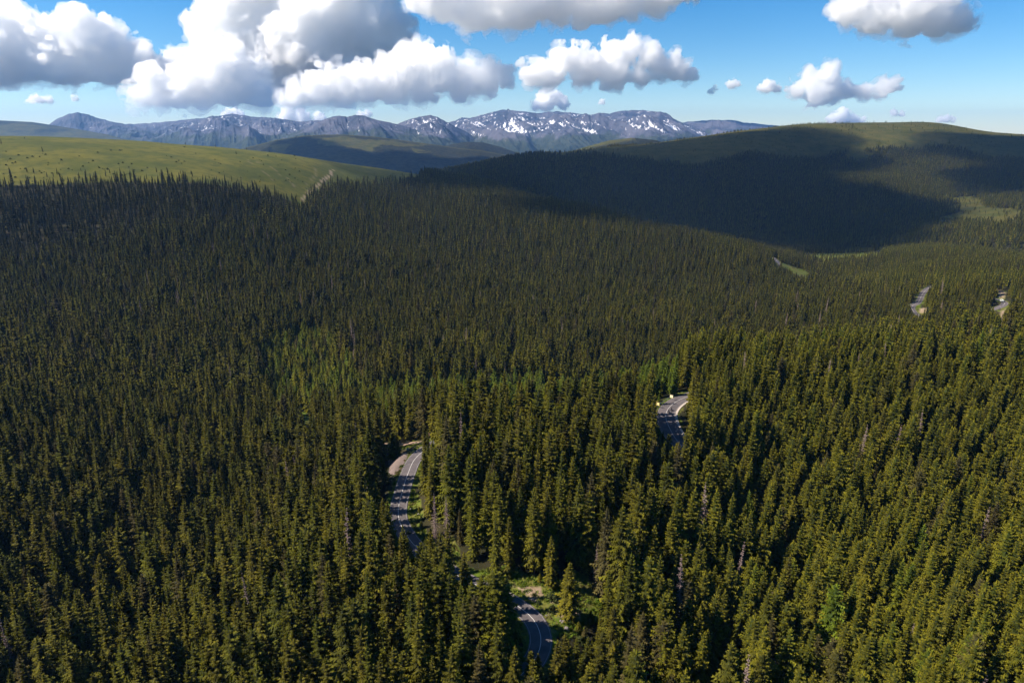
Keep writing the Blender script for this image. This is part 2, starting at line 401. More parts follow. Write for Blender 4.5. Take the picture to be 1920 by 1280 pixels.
def H(x, y):
    sh = np.shape(x); x = np.ravel(x).astype(float); y = np.ravel(y).astype(float)
    h = H0(x, y); d, k = road_near(x, y)
    w = 1-sstep(1.5, 9, d-AH[k]); w[d > 60] = 0
    return (h+(AZ[k]-.12-h)*w).reshape(sh)

# ------------------------------------------------------------------ masks on the near ground (areas of the place)
def area(pts, Hf=H0, **k):
    p = hit([a[0] for a in pts], [a[1] for a in pts], Hf, **k); return p[~np.isnan(p[:, 0]), :2]
meadow_edge = area([(-60,352),(0,349),(100,345),(200,340),(330,341),(420,349),(500,364),(556,378),(566,380),(580,352),(640,350),(700,344),(770,339)])
ridge_back = np.array([[-250,1900],[-250,2400],[-3000,2400],[-3000,800]]); ridge_back = np.vstack([meadow_edge, [[meadow_edge[-1][0]+30, 1800]], ridge_back])
VERGE = [area(p) for p in (
    [(884,1080),(900,1070),(960,1066),(1010,1076),(1045,1085),(1092,1070),(1112,1095),(1118,1160),(1100,1185),(1062,1198),(1040,1180),(1020,1150),(985,1122),(940,1105)],
    [(766,1012),(770,960),(776,915),(786,925),(790,985),(812,1000),(848,1005),(862,1050),(880,1075),(850,1062),(800,1040)],
    [(720,838),(758,842),(790,832),(784,826),(740,832)], [(560,772),(578,770),(584,800),(572,806),(562,790)],
    [(272,594),(300,594),(310,606),(300,628),(286,606)], [(446,450),(458,449),(460,458),(448,460)],
    [(960,1188),(975,1168),(990,1175),(985,1195)], [(905,1238),(965,1238),(960,1262),(900,1262)],
    [(1457,498),(1468,493),(1500,503),(1530,520),(1528,531),(1500,519)], [(1476,482),(1520,476),(1620,470),(1700,464),(1640,484),(1560,492),(1500,492)], [(1717,572),(1722,570),(1742,588),(1728,592)],
    [(1862,540),(1884,545),(1886,560),(1868,558)], [(1873,583),(1888,575),(1895,580),(1878,596)], [(1850,503),(1862,500),(1866,508),(1856,512)])]
DIRTS = [area(p) for p in ([(960,1096),(986,1096),(1016,1097),(1024,1112),(998,1117),(970,1104)], [(1030,1118),(1048,1116),(1052,1132),(1040,1136)], [(1042,1146),(1088,1144),(1090,1160),(1060,1166)], [(1742,580),(1730,588),(1716,576)],
    [(1868,542),(1884,546),(1885,558),(1870,557)], [(1873,586),(1890,578),(1894,582),(1878,597)], [(905,1240),(935,1240),(935,1250),(905,1250)])]
SHADE_TINT = [area([(-80,330),(0,352),(330,345),(560,375),(540,400),(430,436),(200,446),(0,510),(-80,520)])]  # slope turned from the sun: its shade is put into the needle tint
VALLEY = area([(1478,480),(1585,540),(1660,606),(1720,612),(1960,590),(1960,462),(1800,456),(1650,471),(1560,479)])
YOUNG = [area(p) for p in ([(490,690),(520,640),(600,620),(660,680),(690,760),(640,790),(520,790)], [(560,770),(720,735),(900,722),(1080,735),(1200,720),(1260,700),(1300,690),(1260,742),(1225,780),(1100,800),(900,815),(720,825)])]
TRACK = [catmull(area([(624,318),(618,329),(606,338),(592,352),(578,362),(570,371),(566,378),(566,386)]), 3)]
FAINT = [catmull(area(p), 5) for p in ([(440,296),(470,305),(495,322),(515,342)], [(455,298),(500,310),(540,336),(552,350)], [(590,316),(592,328),(575,345)], [(520,312),(522,330)])]
def line_dist(x, y, L):
    d = np.full(x.shape, 1e9); lo, hi = L.min(0)-20, L.max(0)+20
    m = np.where((x > lo[0]) & (x < hi[0]) & (y > lo[1]) & (y < hi[1]))[0]
    if len(m): d[m] = np.sqrt(((x[m, None]-L[None, :, 0])**2+(y[m, None]-L[None, :, 1])**2).min(1))
    return d
def masks(x, y):
    jx, jy = 2.2*noise2(x/5, y/5, 51), 2.2*noise2(x/5, y/5, 52)
    ux, uy = 14*fbm2(x/45, y/45, 3, 53), 14*fbm2(x/45, y/45, 3, 54)
    upl = in_poly(x+ux, y+uy, ridge_back).astype(float)
    g = upl.copy(); dirt = np.zeros_like(g); young = np.zeros_like(g)
    for a in VERGE: g = np.maximum(g, in_poly(x+jx, y+jy, a))
    for a in DIRTS: dirt = np.maximum(dirt, in_poly(x+jx, y+jy, a))
    for a in YOUNG: young = np.maximum(young, in_poly(x+ux*.5, y+uy*.5, a))
    d, k = road_near(x, y); e = d-AH[k]
    g = np.maximum(g, (e < 1.6+1.2*noise2(x/4, y/4, 5)) & (d < 40))
    tr = np.minimum.reduce([line_dist(x, y, L) for L in TRACK]); dirt = np.maximum(dirt, tr < 2.0); g = np.maximum(g, tr < 6)
    fa = np.minimum.reduce([line_dist(x, y, L) for L in FAINT]); dirt = np.maximum(dirt, .25*(fa < 2.0))
    # scattered bare/earthy strips on the verge
    dirt = np.maximum(dirt, .7*g*(1-upl)*sstep(.38, .5, fbm2(x/6, y/6, 3, 77))*.6*(d < 40))
    return g, dirt, upl, young, d, k, tr

# ------------------------------------------------------------------ ground sheet
def polar_sheet(thetas, radii, Hf, cap=False):
    T, Rr = np.meshgrid(thetas, radii); x = (Rr*np.sin(T)).ravel(); y = (Rr*np.cos(T)).ravel(); z = Hf(x, y)
    m, n = len(radii), len(thetas); i = np.arange(m-1)[:, None]*n+np.arange(n-1)[None]
    F = np.stack([i, i+1, i+n+1, i+n], -1).reshape(-1, 4)[:, ::-1]
    return np.stack([x, y, z], 1), F, m, n
th = np.r_[np.linspace(-math.pi, -R(62), 30)[:-1], np.linspace(-R(62), R(62), 640), np.linspace(R(62), math.pi, 30)[1:]]
rd = np.r_[np.geomspace(60, 2500, 500), np.geomspace(2550, 18400, 40)]
V, F, m, n = polar_sheet(th, rd, H)
ctr = len(V); V = np.vstack([V, [[0, 0, -8]]]); capF = np.stack([np.full(n-1, ctr), np.arange(n-1), np.arange(1, n)], 1)[:, ::-1]
g, dirt, upl, young, d_, k_, tr_ = masks(V[:, 0], V[:, 1])
link('ground', mesh_np('ground', V, [F, capF], [M_GROUND], True, attrs=dict(grass=g, dirt=dirt, upland=upl)), kind='structure')

# ------------------------------------------------------------------ roads as sheets on the ground
def ribbon(name, r, a, b, dz, mat, i0=0, i1=None, kind='structure', kerb=0):
    """strip between offsets a and b (arrays or numbers, to the right of the centre line)"""
    i1 = len(r['xy']) if i1 is None else i1; s = slice(i0, i1); xy = r['xy'][s]; N = r['N'][s]; z = r['z'][s]+dz
    a = np.broadcast_to(a, r['z'].shape)[s]; b = np.broadcast_to(b, r['z'].shape)[s]
    A = np.c_[xy+N*a[:, None], z]; B = np.c_[xy+N*b[:, None], z]; n = len(A)
    if not kerb:
        V = np.vstack([A, B]); i = np.arange(n-1); F = np.stack([i, i+n, i+n+1, i+1], 1)
    else:
        A0 = A-[0, 0, kerb]; B0 = B-[0, 0, kerb]; V = np.vstack([A0, A, B, B0]); i = np.arange(n-1)
        F = np.vstack([np.stack([i+j*n, i+(j+1)*n, i+(j+1)*n+1, i+j*n+1], 1) for j in range(3)])
    return link(name, mesh_np(name, V, F, [mat], False), kind=kind)
for r in roads:
    ribbon('road', r, -r['hw'], r['hw'], .03, M_ASPH)
    n = len(r['xy'])
    ribbon('road_marking', r, -.08, .08, .05, M_LINE)
    for sgn in (-1, 1):
        ribbon('road_marking', r, sgn*(r['hw']-.35)-.06, sgn*(r['hw']-.35)+.06, .05, M_WORN)
RD1 = roads[0]
def idx_px(r, px, py, z=0.):
    p = at_z(px, py, z) if z > -1 else hit(px, py, H0)[0]; return int(((r['xy']-p[:2])**2).sum(1).argmin())
ia, ib = idx_px(RD1, 1288, 850), idx_px(RD1, 1284, 743)
ribbon('kerb', RD1, RD1['hw']+.05, RD1['hw']+1.0, .16, M_CONC, ia, ib, kerb=.4)
# gravel lay-by and dirt side road
def sheet(name, pts, dz, mat):
    P = area(pts); c = P.mean(0); n = 26; ringN = 7
    Pc = catmull(np.vstack([P, P[:1]]), 1.5)[:-1]; Pc = Pc + .5*np.stack([noise2(Pc[:, 0]/2, Pc[:, 1]/2, 8), noise2(Pc[:, 0]/2, Pc[:, 1]/2, 9)], 1)
    V = [c+(Pc-c)*(k/ringN) for k in range(1, ringN+1)]; XY = np.vstack([[c]]+V); m = len(Pc)
    F3 = np.stack([np.zeros(m, int), 1+np.arange(m), 1+(np.arange(m)+1)%m], 1)
    F4 = np.vstack([np.stack([1+k*m+np.arange(m), 1+(k+1)*m+np.arange(m), 1+(k+1)*m+(np.arange(m)+1)%m, 1+k*m+(np.arange(m)+1)%m], 1) for k in range(ringN-1)])
    z = H(XY[:, 0], XY[:, 1])+dz
    return link(name, mesh_np(name, np.c_[XY, z], [F3, F4], [mat], True), kind='structure')
sheet('gravel', [(766,856),(742,855),(728,864),(731,880),(728,893),(740,898),(752,884),(760,868)], .10, M_GRAV)
Ps = catmull(area([(836,818),(815,823),(790,828),(762,832),(735,834),(712,834),(690,838),(670,846)]), 2)
Tn = np.gradient(Ps, axis=0); Tn /= np.linalg.norm(Tn, axis=1)[:, None]; Nn = np.stack([Tn[:, 1], -Tn[:, 0]], 1)
wv = 2.4+.5*noise2(Ps[:, 0]/6, Ps[:, 1]/6, 4)
rows = [Ps+Nn*(wv*k)[:, None] for k in (-1, -.5, 0, .5, 1)]; XY = np.vstack(rows); n = len(Ps); i = np.arange(n-1)
link('path', mesh_np('path', np.c_[XY, H(XY[:, 0], XY[:, 1])+.09], np.vstack([np.stack([i+j*n, i+j*n+1, i+(j+1)*n+1, i+(j+1)*n], 1) for j in range(4)]), [M_DIRT], True), kind='structure')
SIDE = Ps

# ------------------------------------------------------------------ the big hill across the valley, low hills, mountains
hth = np.linspace(R(-22), R(50), 720); hr = np.geomspace(1180, 4600, 330)
V, F, m, n = polar_sheet(hth, hr, HH)
def hill_grass(x, y, z):
    px, py, zc = proj(np.stack([x, y, z], -1))
    return None
HG = [area(p, HH, t0=1200, t1=5000) for p in (
    [(1080,283),(1200,276),(1300,268),(1400,254),(1490,242),(1560,237),(1640,236),(1760,236),(1850,250),(1740,256),(1690,266),(1600,262),(1545,258),(1470,268),(1470,290),(1420,298),(1330,302),(1240,296),(1150,290)],
    [(1790,405),(1830,378),(1870,372),(1895,390),(1890,420),(1850,422)], [(1460,478),(1500,468),(1600,468),(1700,462),(1760,448),(1700,478),(1560,482)],
    [(1560,272),(1590,268),(1660,270),(1660,285),(1640,308),(1600,296)])]
HG[0] = np.vstack([HG[0], [[300, 3600]]]) if False else HG[0]
def hill_masks(x, y, z):
    ux, uy = 80*fbm2(x/130, y/130, 4, 63), 230*fbm2(x/150, y/150, 4, 64)
    g = np.zeros(x.shape)
    for a in HG: g = np.maximum(g, in_poly(x+ux, y+uy, a))
    bal = sstep(36, 44, z+60*fbm2(x/230, y/230, 4, 66))    # bald top
    return np.maximum(g, bal)
link('hill', mesh_np('hill', V, F, [M_HILL], True, attrs=dict(grass=hill_masks(V[:, 0], V[:, 1], V[:, 2]))), kind='structure')

def crest_fn(pts):
    P = np.array(pts, float); th = np.arctan2((P[:, 0]-960)/FL, CS); o = np.argsort(th)
    return lambda t, Y: None
def ridge_hill(name, pts, Y, front, back, base, rough, seed, grass_fn, pxr):
    """a rounded hill: crest line through the photo's outline at distance Y(px), falling both ways"""
    P = np.array(pts, float); dist = np.array([Y(p) if callable(Y) else Y for p in P[:, 0]])
    C = at_Y(P[:, 0], P[:, 1], dist); thC = np.arctan2(C[:, 0], C[:, 1]); rC = np.hypot(C[:, 0], C[:, 1])
    t = np.linspace(np.arctan2((pxr[0]-960)/FL/1.05, 1), np.arctan2((pxr[1]-960)/FL/1.05, 1), 420)
    s = np.r_[np.linspace(-1, 0, 70)[:-1], np.linspace(0, 1, 30)]
    zc = np.interp(t, thC, C[:, 2]); rc = np.interp(t, thC, rC)
    kern = np.ones(5)/5
    S, T = np.meshgrid(s, t, indexing='ij'); Zc, Rc = zc[None]+0*S, rc[None]+0*S
    Rr = Rc+np.where(S < 0, S*front, S*back); x, y = Rr*np.sin(T), Rr*np.cos(T)
    a = np.abs(S); fall = np.where(S < 0, a**1.35, a**1.7)
    nz = fbm2(x/700, y/700, 4, seed); rg = ridged2(x/900, y/900, 4, seed+9)
    w = np.clip(a*3.2, 0, 1)
    z = Zc-(Zc-base)*fall + w*rough*(nz+.6*rg-.3)*(1-.5*a)
    z = np.minimum(z, Zc+a*2)
    V = np.stack([x.ravel(), y.ravel(), z.ravel()], 1); n = len(t); i = np.arange(len(s)-1)[:, None]*n+np.arange(n-1)[None]
    F = np.stack([i, i+1, i+n+1, i+n], -1).reshape(-1, 4)[:, ::-1]
    return link(name, mesh_np(name, V, F, [M_HILL], True, attrs=dict(grass=grass_fn(x.ravel(), y.ravel(), z.ravel(), S.ravel()))), kind='structure')
def gr_mid(x, y, z, s):
    px, py, zc = proj(np.stack([x, y, z], -1)); j = 12*fbm2(x/160, y/90, 3, 5)
    a = in_poly(px+j*2, py+j*.6, [(590,262),(640,256),(720,262),(810,272),(720,274),(700,286),(650,276),(600,274)]) | in_poly(px+j*2, py+j*.6, [(510,275),(540,268),(545,290),(520,292)]) | in_poly(px+j, py+j*.4, [(770,277),(810,284),(780,288)])
    b = sstep(.05, .02, np.abs(s))
    return np.maximum(a*.85, .6*b)
ridge_hill('hill', [(380,300),(420,288),(470,275),(520,262),(570,254.5),(600,253),(640,252.5),(700,256),(760,264),(820,272),(860,278),(900,282),(960,293),(1040,310)], 5600, 2000, 1600, -330, 75, 21, gr_mid, (370,1050))
ridge_hill('hill', [(700,300),(800,282),(850,270),(880,266),(905,267),(940,276),(985,292),(1060,310)], 6600, 900, 1200, -300, 60, 27, lambda x, y, z, s: 0*x, (700,1060))
ridge_hill('hill', [(1000,300),(1060,287),(1100,275),(1140,264),(1185,258.5),(1230,263),(1260,272),(1330,290)], 4700, 900, 900, -250, 20, 33,
           lambda x, y, z, s: sstep(.16, .05, np.abs(s)+.05*fbm2(x/90, y/90, 3, 2))*(x < 4700*(1180-960)/FL), (1000,1330))
ridge_hill('hill', [(1150,300),(1270,266),(1320,259),(1400,249),(1480,240),(1560,240),(1660,245)], 5200, 900, 900, -200, 12, 39, lambda x, y, z, s: .8+0*x, (1150,1660))
ridge_hill('hill', [(-120,226),(0,226),(60,229),(100,235),(150,243),(200,252),(260,268),(330,290)], 8200, 1500, 1500, -200, 60, 43, lambda x, y, z, s: sstep(.1, -.2, fbm2(x/500, y/300, 3, 7)+s*.3), (-130,330))

MT = [ # (crest outline, distance, front run, snow)
    ([(40,262),(88,236),(110,222),(130,213.5),(147,211.5),(166,215),(200,226),(240,234),(275,242),(330,262)], 11000, 1900, .45),
    ([(180,248),(240,233),(283,231),(340,226),(380,221.5),(410,218),(435,213.5),(455,216),(475,219),(520,222),(560,228),(600,226),(660,240),(720,262)], 12000, 2600, .66),
    ([(520,262),(570,240),(605,225),(622,219.5),(636,217),(650,219),(665,216.5),(690,220),(705,224),(745,233),(790,246),(860,268)], 9200, 1500, .5),
    ([(690,262),(745,233),(772,223),(790,218),(806,215.5),(822,221),(840,230),(870,246),(905,264)], 10400, 1500, .66),
    ([(760,262),(830,233),(850,228),(866,220.5),(882,222),(900,217),(920,211.5),(940,206.5),(960,207),(988,210),(1010,212),(1030,209),(1050,209),(1080,212.5),(1108,216),(1124,211),(1142,213),(1160,208.5),(1185,205.5),(1205,206),(1220,208),(1238,209.5),(1256,217),(1270,226),(1300,237),(1360,262)], 13000, 2600, .80),
    ([(1180,262),(1250,240),(1280,230),(1300,228),(1318,225.5),(1332,225),(1345,224),(1358,226),(1376,225),(1392,229),(1430,233),(1476,238),(1520,244),(1600,262)], 15000, 2600, .36),
]
def mountain(pts, Y, run, snow, seed):
    run = run*1.9
    P = np.array(pts, float); C = at_Y(P[:, 0], P[:, 1], np.full(len(P), float(Y))); thC = np.arctan2(C[:, 0], C[:, 1]); rC = np.hypot(C[:, 0], C[:, 1])
    n = int((P[-1, 0]-P[0, 0])*1.6); t = np.linspace(thC[0], thC[-1], n); pxs = np.interp(t, thC, P[:, 0])
    zc = np.interp(t, thC, C[:, 2]); zc = zc + 15*fbm2(pxs/9, 0*pxs, 3, seed)*Y/13000
    rc = np.interp(t, thC, rC) + run*.10*fbm2(pxs/60, 0*pxs+3, 2, seed+2)
    s = np.r_[-np.linspace(1, 0, 190)**1.25, np.linspace(0, 1, 26)[1:]]
    S, T = np.meshgrid(s, t, indexing='ij'); PX = pxs[None]+0*S; a = np.abs(S)
    x0, y0 = (rc[None]+S*run)*np.sin(T), (rc[None]+S*run)*np.cos(T)
    base = -320.
    rg = ridged2((x0+.35*y0)/900, y0/2600, 5, seed+4); fb = fbm2(x0/450, y0/450, 5, seed+6)
    w = np.clip(a*3.0, 0, 1)*np.clip((1.15-a)*2, 0, 1)
    hgt = (zc-base)[None]
    z = zc[None]-hgt*np.where(S < 0, a**.92, a**.8) + w*(hgt*.50*(rg-.22)) + np.clip(a*8, 0, 1)*hgt*.09*fb
    z = np.minimum(z, zc[None]+a*40)
    rel = (z-base)/560
    Fh = lambda A: A
    sn = np.clip((rel-.50)*3.2, 0, 1)*snow
    # gullies and hollows hold the snow: concave places
    conc = np.zeros_like(z); k = 9
    zz = np.pad(z, ((k, k), (k, k)), mode='edge'); avg = (zz[2*k:, k:-k]+zz[:-2*k, k:-k]+zz[k:-k, 2*k:]+zz[k:-k, :-2*k])/4
    conc = np.clip((avg-z)/16, -1, 1)
    cluster = fbm2(x0/620, y0/620, 3, seed+12)
    streak = ridged2((x0+.25*y0)/110, y0/600, 4, seed+15)
    snv = .02+sn*(.30+.26*cluster+.36*streak+.16*conc)
    rock = np.clip((rel-.42)*1.9, 0, 1)*(.55+.45*snow) + .2*conc*0
    V = np.stack([x0.ravel(), y0.ravel(), z.ravel()], 1); m = len(s); i = np.arange(m-1)[:, None]*n+np.arange(n-1)[None]
    F = np.stack([i, i+1, i+n+1, i+n], -1).reshape(-1, 4)[:, ::-1]
    link('mountain', mesh_np('mountain', V, F, [M_MOUNT], False, attrs=dict(snow=snv.ravel(), rock=rock.ravel(), alt=rel.ravel())), kind='structure')
for q, (pts, Y, run, snow) in enumerate(MT): mountain(pts, Y, run, snow, 100+q*23)

# ------------------------------------------------------------------ spruces
def spruce(seed, H_=24., Rm=2.9, nwh=27, nbr=7, nseg=4, z0=.07, curtain=True, dead=False):
    g = np.random.default_rng(seed); V = []; T = []; tip = []
    shape = g.uniform(.44, .78); gap = g.choice([.03, .05, .08, .12]); z0 = z0+g.uniform(-.02, .09)*(not dead); off = g.uniform(0, 6.28); lop = g.uniform(.0, .18)
    def tri(a, b, c, ta, tb, tc):
        n = len(V); V.extend([a, b, c]); tip.extend([ta, tb, tc]); T.append((n, n+1, n+2))
    for w_ in range(nwh):
        u = (w_+g.uniform(-.3, .3))/nwh; u = min(max(u, 0), .985); z = H_*(z0+(1-z0)*u)
        rz = Rm*(1-u)**shape*(.72+.28*min(1, u*5))*(1+lop*math.sin(w_*.9+off))*g.uniform(.86, 1.12)+.12
        nb = max(4, int(round(nbr*(1-.35*u))))
        a0 = g.uniform(0, 6.28)
        for b in range(nb):
            ph = a0+6.283*b/nb+g.uniform(-.28, .28); L = rz*g.uniform(.70, 1.18)*(1.0 if not dead else g.uniform(.4, 1))
            if g.random() < gap: continue
            d = np.array([math.cos(ph), math.sin(ph), 0]); sd = np.array([-d[1], d[0], 0])
            s1 = .35-.95*(1-u)**.8+g.uniform(-.12, .12); s2 = .10
            P = lambda s: np.array([0, 0, z])+d*L*s+np.array([0, 0, L*(s1*s+s2*s*s)])
            br = g.uniform(.35, 1.0) if nseg > 2 else g.uniform(.6, 1.15)
            if dead:
                p0, p1 = P(0), P(1); tri(p0-[0, 0, .10], p0+[0, 0, .05], p1, 0, 0, 0)
                for q in (.3, .5, .7, .88):
                    pm = P(q)
                    for sg in (-1, 1): tri(pm, pm+d*.12, pm+sd*sg*L*.22+d*L*.12-[0, 0, .15], 0, 0, 0)
                continue
            for k in range(nseg):
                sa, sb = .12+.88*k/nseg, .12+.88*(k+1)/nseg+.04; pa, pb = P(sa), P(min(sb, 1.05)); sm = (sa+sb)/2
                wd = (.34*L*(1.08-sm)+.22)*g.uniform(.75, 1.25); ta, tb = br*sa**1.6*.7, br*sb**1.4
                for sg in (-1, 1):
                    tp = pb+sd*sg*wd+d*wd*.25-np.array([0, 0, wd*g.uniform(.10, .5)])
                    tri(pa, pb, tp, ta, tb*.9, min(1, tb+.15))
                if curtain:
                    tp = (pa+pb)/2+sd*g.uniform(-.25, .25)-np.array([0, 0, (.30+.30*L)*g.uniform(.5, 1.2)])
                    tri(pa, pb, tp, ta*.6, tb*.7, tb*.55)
    if not dead:     # inner mass of old twigs around the stem, and the leader
        n = 7; rings = 9; i0 = len(V)
        for k in range(rings):
            u = k/(rings-1); z = H_*(z0+.02+(.97-z0)*u); rr = (Rm*.42*(1-u)**shape+.03)
            for j in range(n):
                a = 6.283*j/n+k; q = rr*g.uniform(.7, 1.25); V.append(np.array([q*math.cos(a), q*math.sin(a), z+g.uniform(-.3, .3)*(k < rings-1)])); tip.append(0.)
        for k in range(rings-1):
            for j in range(n):
                A, B, Cc, D = i0+k*n+j, i0+k*n+(j+1)%n, i0+(k+1)*n+(j+1)%n, i0+(k+1)*n+j; T.extend([(A, B, Cc), (A, Cc, D)])
        for j in range(5):
            a = 6.283*j/5; tri(np.array([.28*math.cos(a), .28*math.sin(a), H_*.955]), np.array([.28*math.cos(a+1.4), .28*math.sin(a+1.4), H_*.955]), np.array([0, 0, H_*1.012]), .6, .6, 1.)
    return np.array(V), np.array(T), np.array(tip)
def stem(H_, r0=.24, n=7, lean=0.):
    rs = 6; V = []; F = []
    for k in range(rs):
        u = k/(rs-1); rr = r0*(1-u)**.8*(1.35 if k == 0 else 1)+.02
        for j in range(n): V.append((rr*math.cos(6.283*j/n)+lean*u*u, rr*math.sin(6.283*j/n), u*H_*.97-(.6 if k == 0 else 0)))
    for k in range(rs-1):
        for j in range(n): F.append((k*n+j, k*n+(j+1)%n, (k+1)*n+(j+1)%n, (k+1)*n+j))
    return np.array(V), np.array(F)
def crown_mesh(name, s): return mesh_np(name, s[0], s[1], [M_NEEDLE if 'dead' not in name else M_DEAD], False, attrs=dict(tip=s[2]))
def joined(name, s, st, mats):
    V = np.vstack([s[0], st[0]]); n = len(s[0])
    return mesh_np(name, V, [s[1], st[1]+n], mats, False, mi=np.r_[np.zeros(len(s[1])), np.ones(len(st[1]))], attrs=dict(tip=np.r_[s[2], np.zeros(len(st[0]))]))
TH = 24.
NEARV = [spruce(10+i, TH, [3.4,3.8,3.1,4.1,3.5,3.0][i], 27, 8, 4) for i in range(6)]
DEADV = [spruce(40+i, TH, [2.0, 2.3][i], 30, 8, 2, z0=.12, dead=True) for i in range(2)]
STEM, DSTEM = stem(TH), stem(TH, .26)
lib = bpy.data.collections.new('tree_library')
def libobj(name, me): o = bpy.data.objects.new(name, me); lib.objects.link(o)
for i, s in enumerate(NEARV): libobj('v%02d' % i, joined('spruce', s, STEM, [M_NEEDLE, M_BARK]))
for i, s in enumerate(DEADV): libobj('v%02d' % (6+i), joined('dead_spruce', s, DSTEM, [M_DEAD, M_DEAD]))
for i in range(4): libobj('v%02d' % (8+i), joined('spruce_mid', spruce(60+i, TH, [3.8,4.3,3.3,4.6][i], 17, 7, 2), stem(TH, n=4), [M_NEEDLE, M_BARK]))
for i in range(3): libobj('v%02d' % (12+i), joined('spruce_far', spruce(80+i, TH, [3.9,4.4,3.4][i], 10, 6, 1, curtain=True), stem(TH, n=3), [M_NEEDLE, M_BARK]))

# positions on a jittered grid, dense enough for a closed stand
def jgrid(x0, x1, y0, y1, s, seed):
    g = np.random.default_rng(seed); nx, ny = int((x1-x0)/s), int((y1-y0)/(s*.87))
    X, Y = np.meshgrid(np.arange(nx), np.arange(ny)); X = x0+(X+.5*(Y % 2))*s; Y = y0+Y*s*.87
    return X.ravel()+g.uniform(-.46, .46, X.size)*s, Y.ravel()+g.uniform(-.46, .46, Y.size)*s, g
TX, TY, THt, TW, TVI, TTI = [], [], [], [], [], []
def zone(r0, r1, s, seed, ang):
    x, y, g = jgrid(-r1*math.sin(ang), r1*math.sin(ang), -20, r1, s, seed); r = np.hypot(x, y); t_ = np.abs(np.arctan2(x, y))
    k = (r >= r0) & (r < r1) & (t_ < ang); return x[k], y[k], g
for (r0, r1, s, seed, ang) in [(70,430,5.0,1,R(56)),(430,900,6.3,2,R(44)),(900,2250,7.2,3,R(41))]:
    x, y, g = zone(r0, r1, s, seed, ang)
    gr, dirt, upl, young, d, k, tr = masks(x, y)
    side = line_dist(x, y, SIDE)
    keep = (gr < .5) & (dirt < .3) & (d > AC[k]+g.uniform(-.6, 1.2, len(x))) & (tr > 8) & (side > 4.5)
    scrub = in_poly(x, y, VERGE[8]) | in_poly(x, y, VERGE[9]); keep |= scrub & (g.random(len(x)) < .4)
    keep |= (upl > .5) & ~in_poly(x*.955, y*.955, ridge_back) & (g.random(len(x)) < .10) & (tr > 8)
    lay = in_poly(x, y, area([(770,850),(738,849),(722,862),(724,898),(745,906),(765,870)])); keep &= ~lay
    keep |= (upl > .5) & (g.random(len(x)) < .0012) & (tr > 8)
    keep &= g.random(len(x)) > .05+.10*(fbm2(x/22, y/22, 2, 90) > .34)
    x, y, young, upl = x[keep], y[keep], young[keep], upl[keep]; n = len(x)
    ht = 24*np.clip(g.normal(1, .18, n), .5, 1.4)*(1+.14*fbm2(x/60, y/60, 2, 91))
    ht = np.where(g.random(n) < .10, ht*g.uniform(.4, .75, n), ht)
    ht = np.where(young > .5, ht*.60, ht); ht = np.where(upl > .5, ht*.4, ht)
    ht = np.where(in_poly(x, y, VALLEY), ht*.78, ht); ht = np.where(in_poly(x, y, VERGE[8]) | in_poly(x, y, VERGE[9]), ht*g.uniform(.2, .5, n), ht)
    ht = np.where(in_poly(x, y, SHADE_TINT[0]), ht*.84, ht)
    edge = in_poly(x*1.04, y*1.04, ridge_back) & (upl < .5); ht = np.where(edge & (r1 > 800), ht*g.uniform(.35, .95, n), ht)
    ht *= (.82 if r1 > 900 else .90 if r1 > 430 else 1)
    wd = g.uniform(.78, 1.12, n)*(1.2 if r1 > 900 else 1.08 if r1 > 430 else 1)*np.where(young > .5, 1.25, 1)
    TX.append(x); TY.append(y); THt.append(ht); TW.append(wd); spur = sstep(R(9), R(20), np.arctan2(x, y)+.05*fbm2(x/60, y/60, 2, 97))*sstep(540, 440, np.hypot(x, y))
    TTI.append(np.clip(young*g.uniform(.8, 1, n)+np.clip(fbm2(x/90, y/90, 3, 95), 0, 1)*.5+spur*g.uniform(.30, .75, n)+g.normal(0, .10, n)-np.where(in_poly(x, y, SHADE_TINT[0]), .75, 0)-.17*(~in_poly(x, y, VALLEY))*sstep(480, 600, np.hypot(x, y))*(young < .5)+.3*fbm2(x/150, y/150, 3, 99)+np.where(in_poly(x, y, VALLEY), .20+.75*fbm2(x/130, y/90, 3, 98), 0), -1, 1))
    rr = np.hypot(x, y); vi = np.where(rr < 430, g.integers(0, 6, n), np.where(rr < 900, g.integers(8, 12, n), g.integers(12, 15, n)))
    dd = g.random(n) < .012; vi = np.where(dd & (rr < 900), g.integers(6, 8, n), vi); TVI.append(vi)
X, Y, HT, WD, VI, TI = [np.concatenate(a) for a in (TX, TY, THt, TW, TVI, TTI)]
Z = H(X, Y)

# trees set by hand: base pixel on the ground, height in metres, variant
hand = [(905,1240,26,3),(929,1243,28,1),(949,1230,24,3),(887,1238,25,0),(868,1248,26,5),(917,1262,24,0),(938,1266,22,3),(893,1262,24,2),(1066,1150,17.5,3),(1032,1098,17,0),(737,842,13,1),(745,838,11,2),(797,852,14,2),(803,848,11,5),(930,1082,20,5),(955,1070,18,2),
        (968,1262,11,0),(995,1278,10,1),(1008,1275,9,3),(1055,1246,10,0),(1080,1250,11,3),(1097,1232,10,4)]
hand += [(1012,1092,3.2,0),(1040,1100,4.2,1),(1075,1160,2.6,2),(1085,1172,3.4,3),(1108,1150,4.5,4),(955,1085,3.0,5),(925,1084,2.4,0),(790,990,2.6,1),(786,962,2.2,2),(808,1008,3.4,3),(748,838,2.8,4),(577,790,2.6,5),(1096,1186,4.2,0),(978,1180,2.2,1)]
handd = [(817,1018,18,6),(839,1020,17,7),(975,890,20,6),(990,905,17,7),(664,975,17,7),(690,950,15,6),(545,1085,20,6),(618,1190,18,7),(1330,1300,13,6),(585,1130,19,7),(1118,1075,14,6),(940,1290,14,7)]
hp = np.array([at_z(a[0], a[1], 0.) for a in hand+handd])
hz = H(hp[:, 0], hp[:, 1])
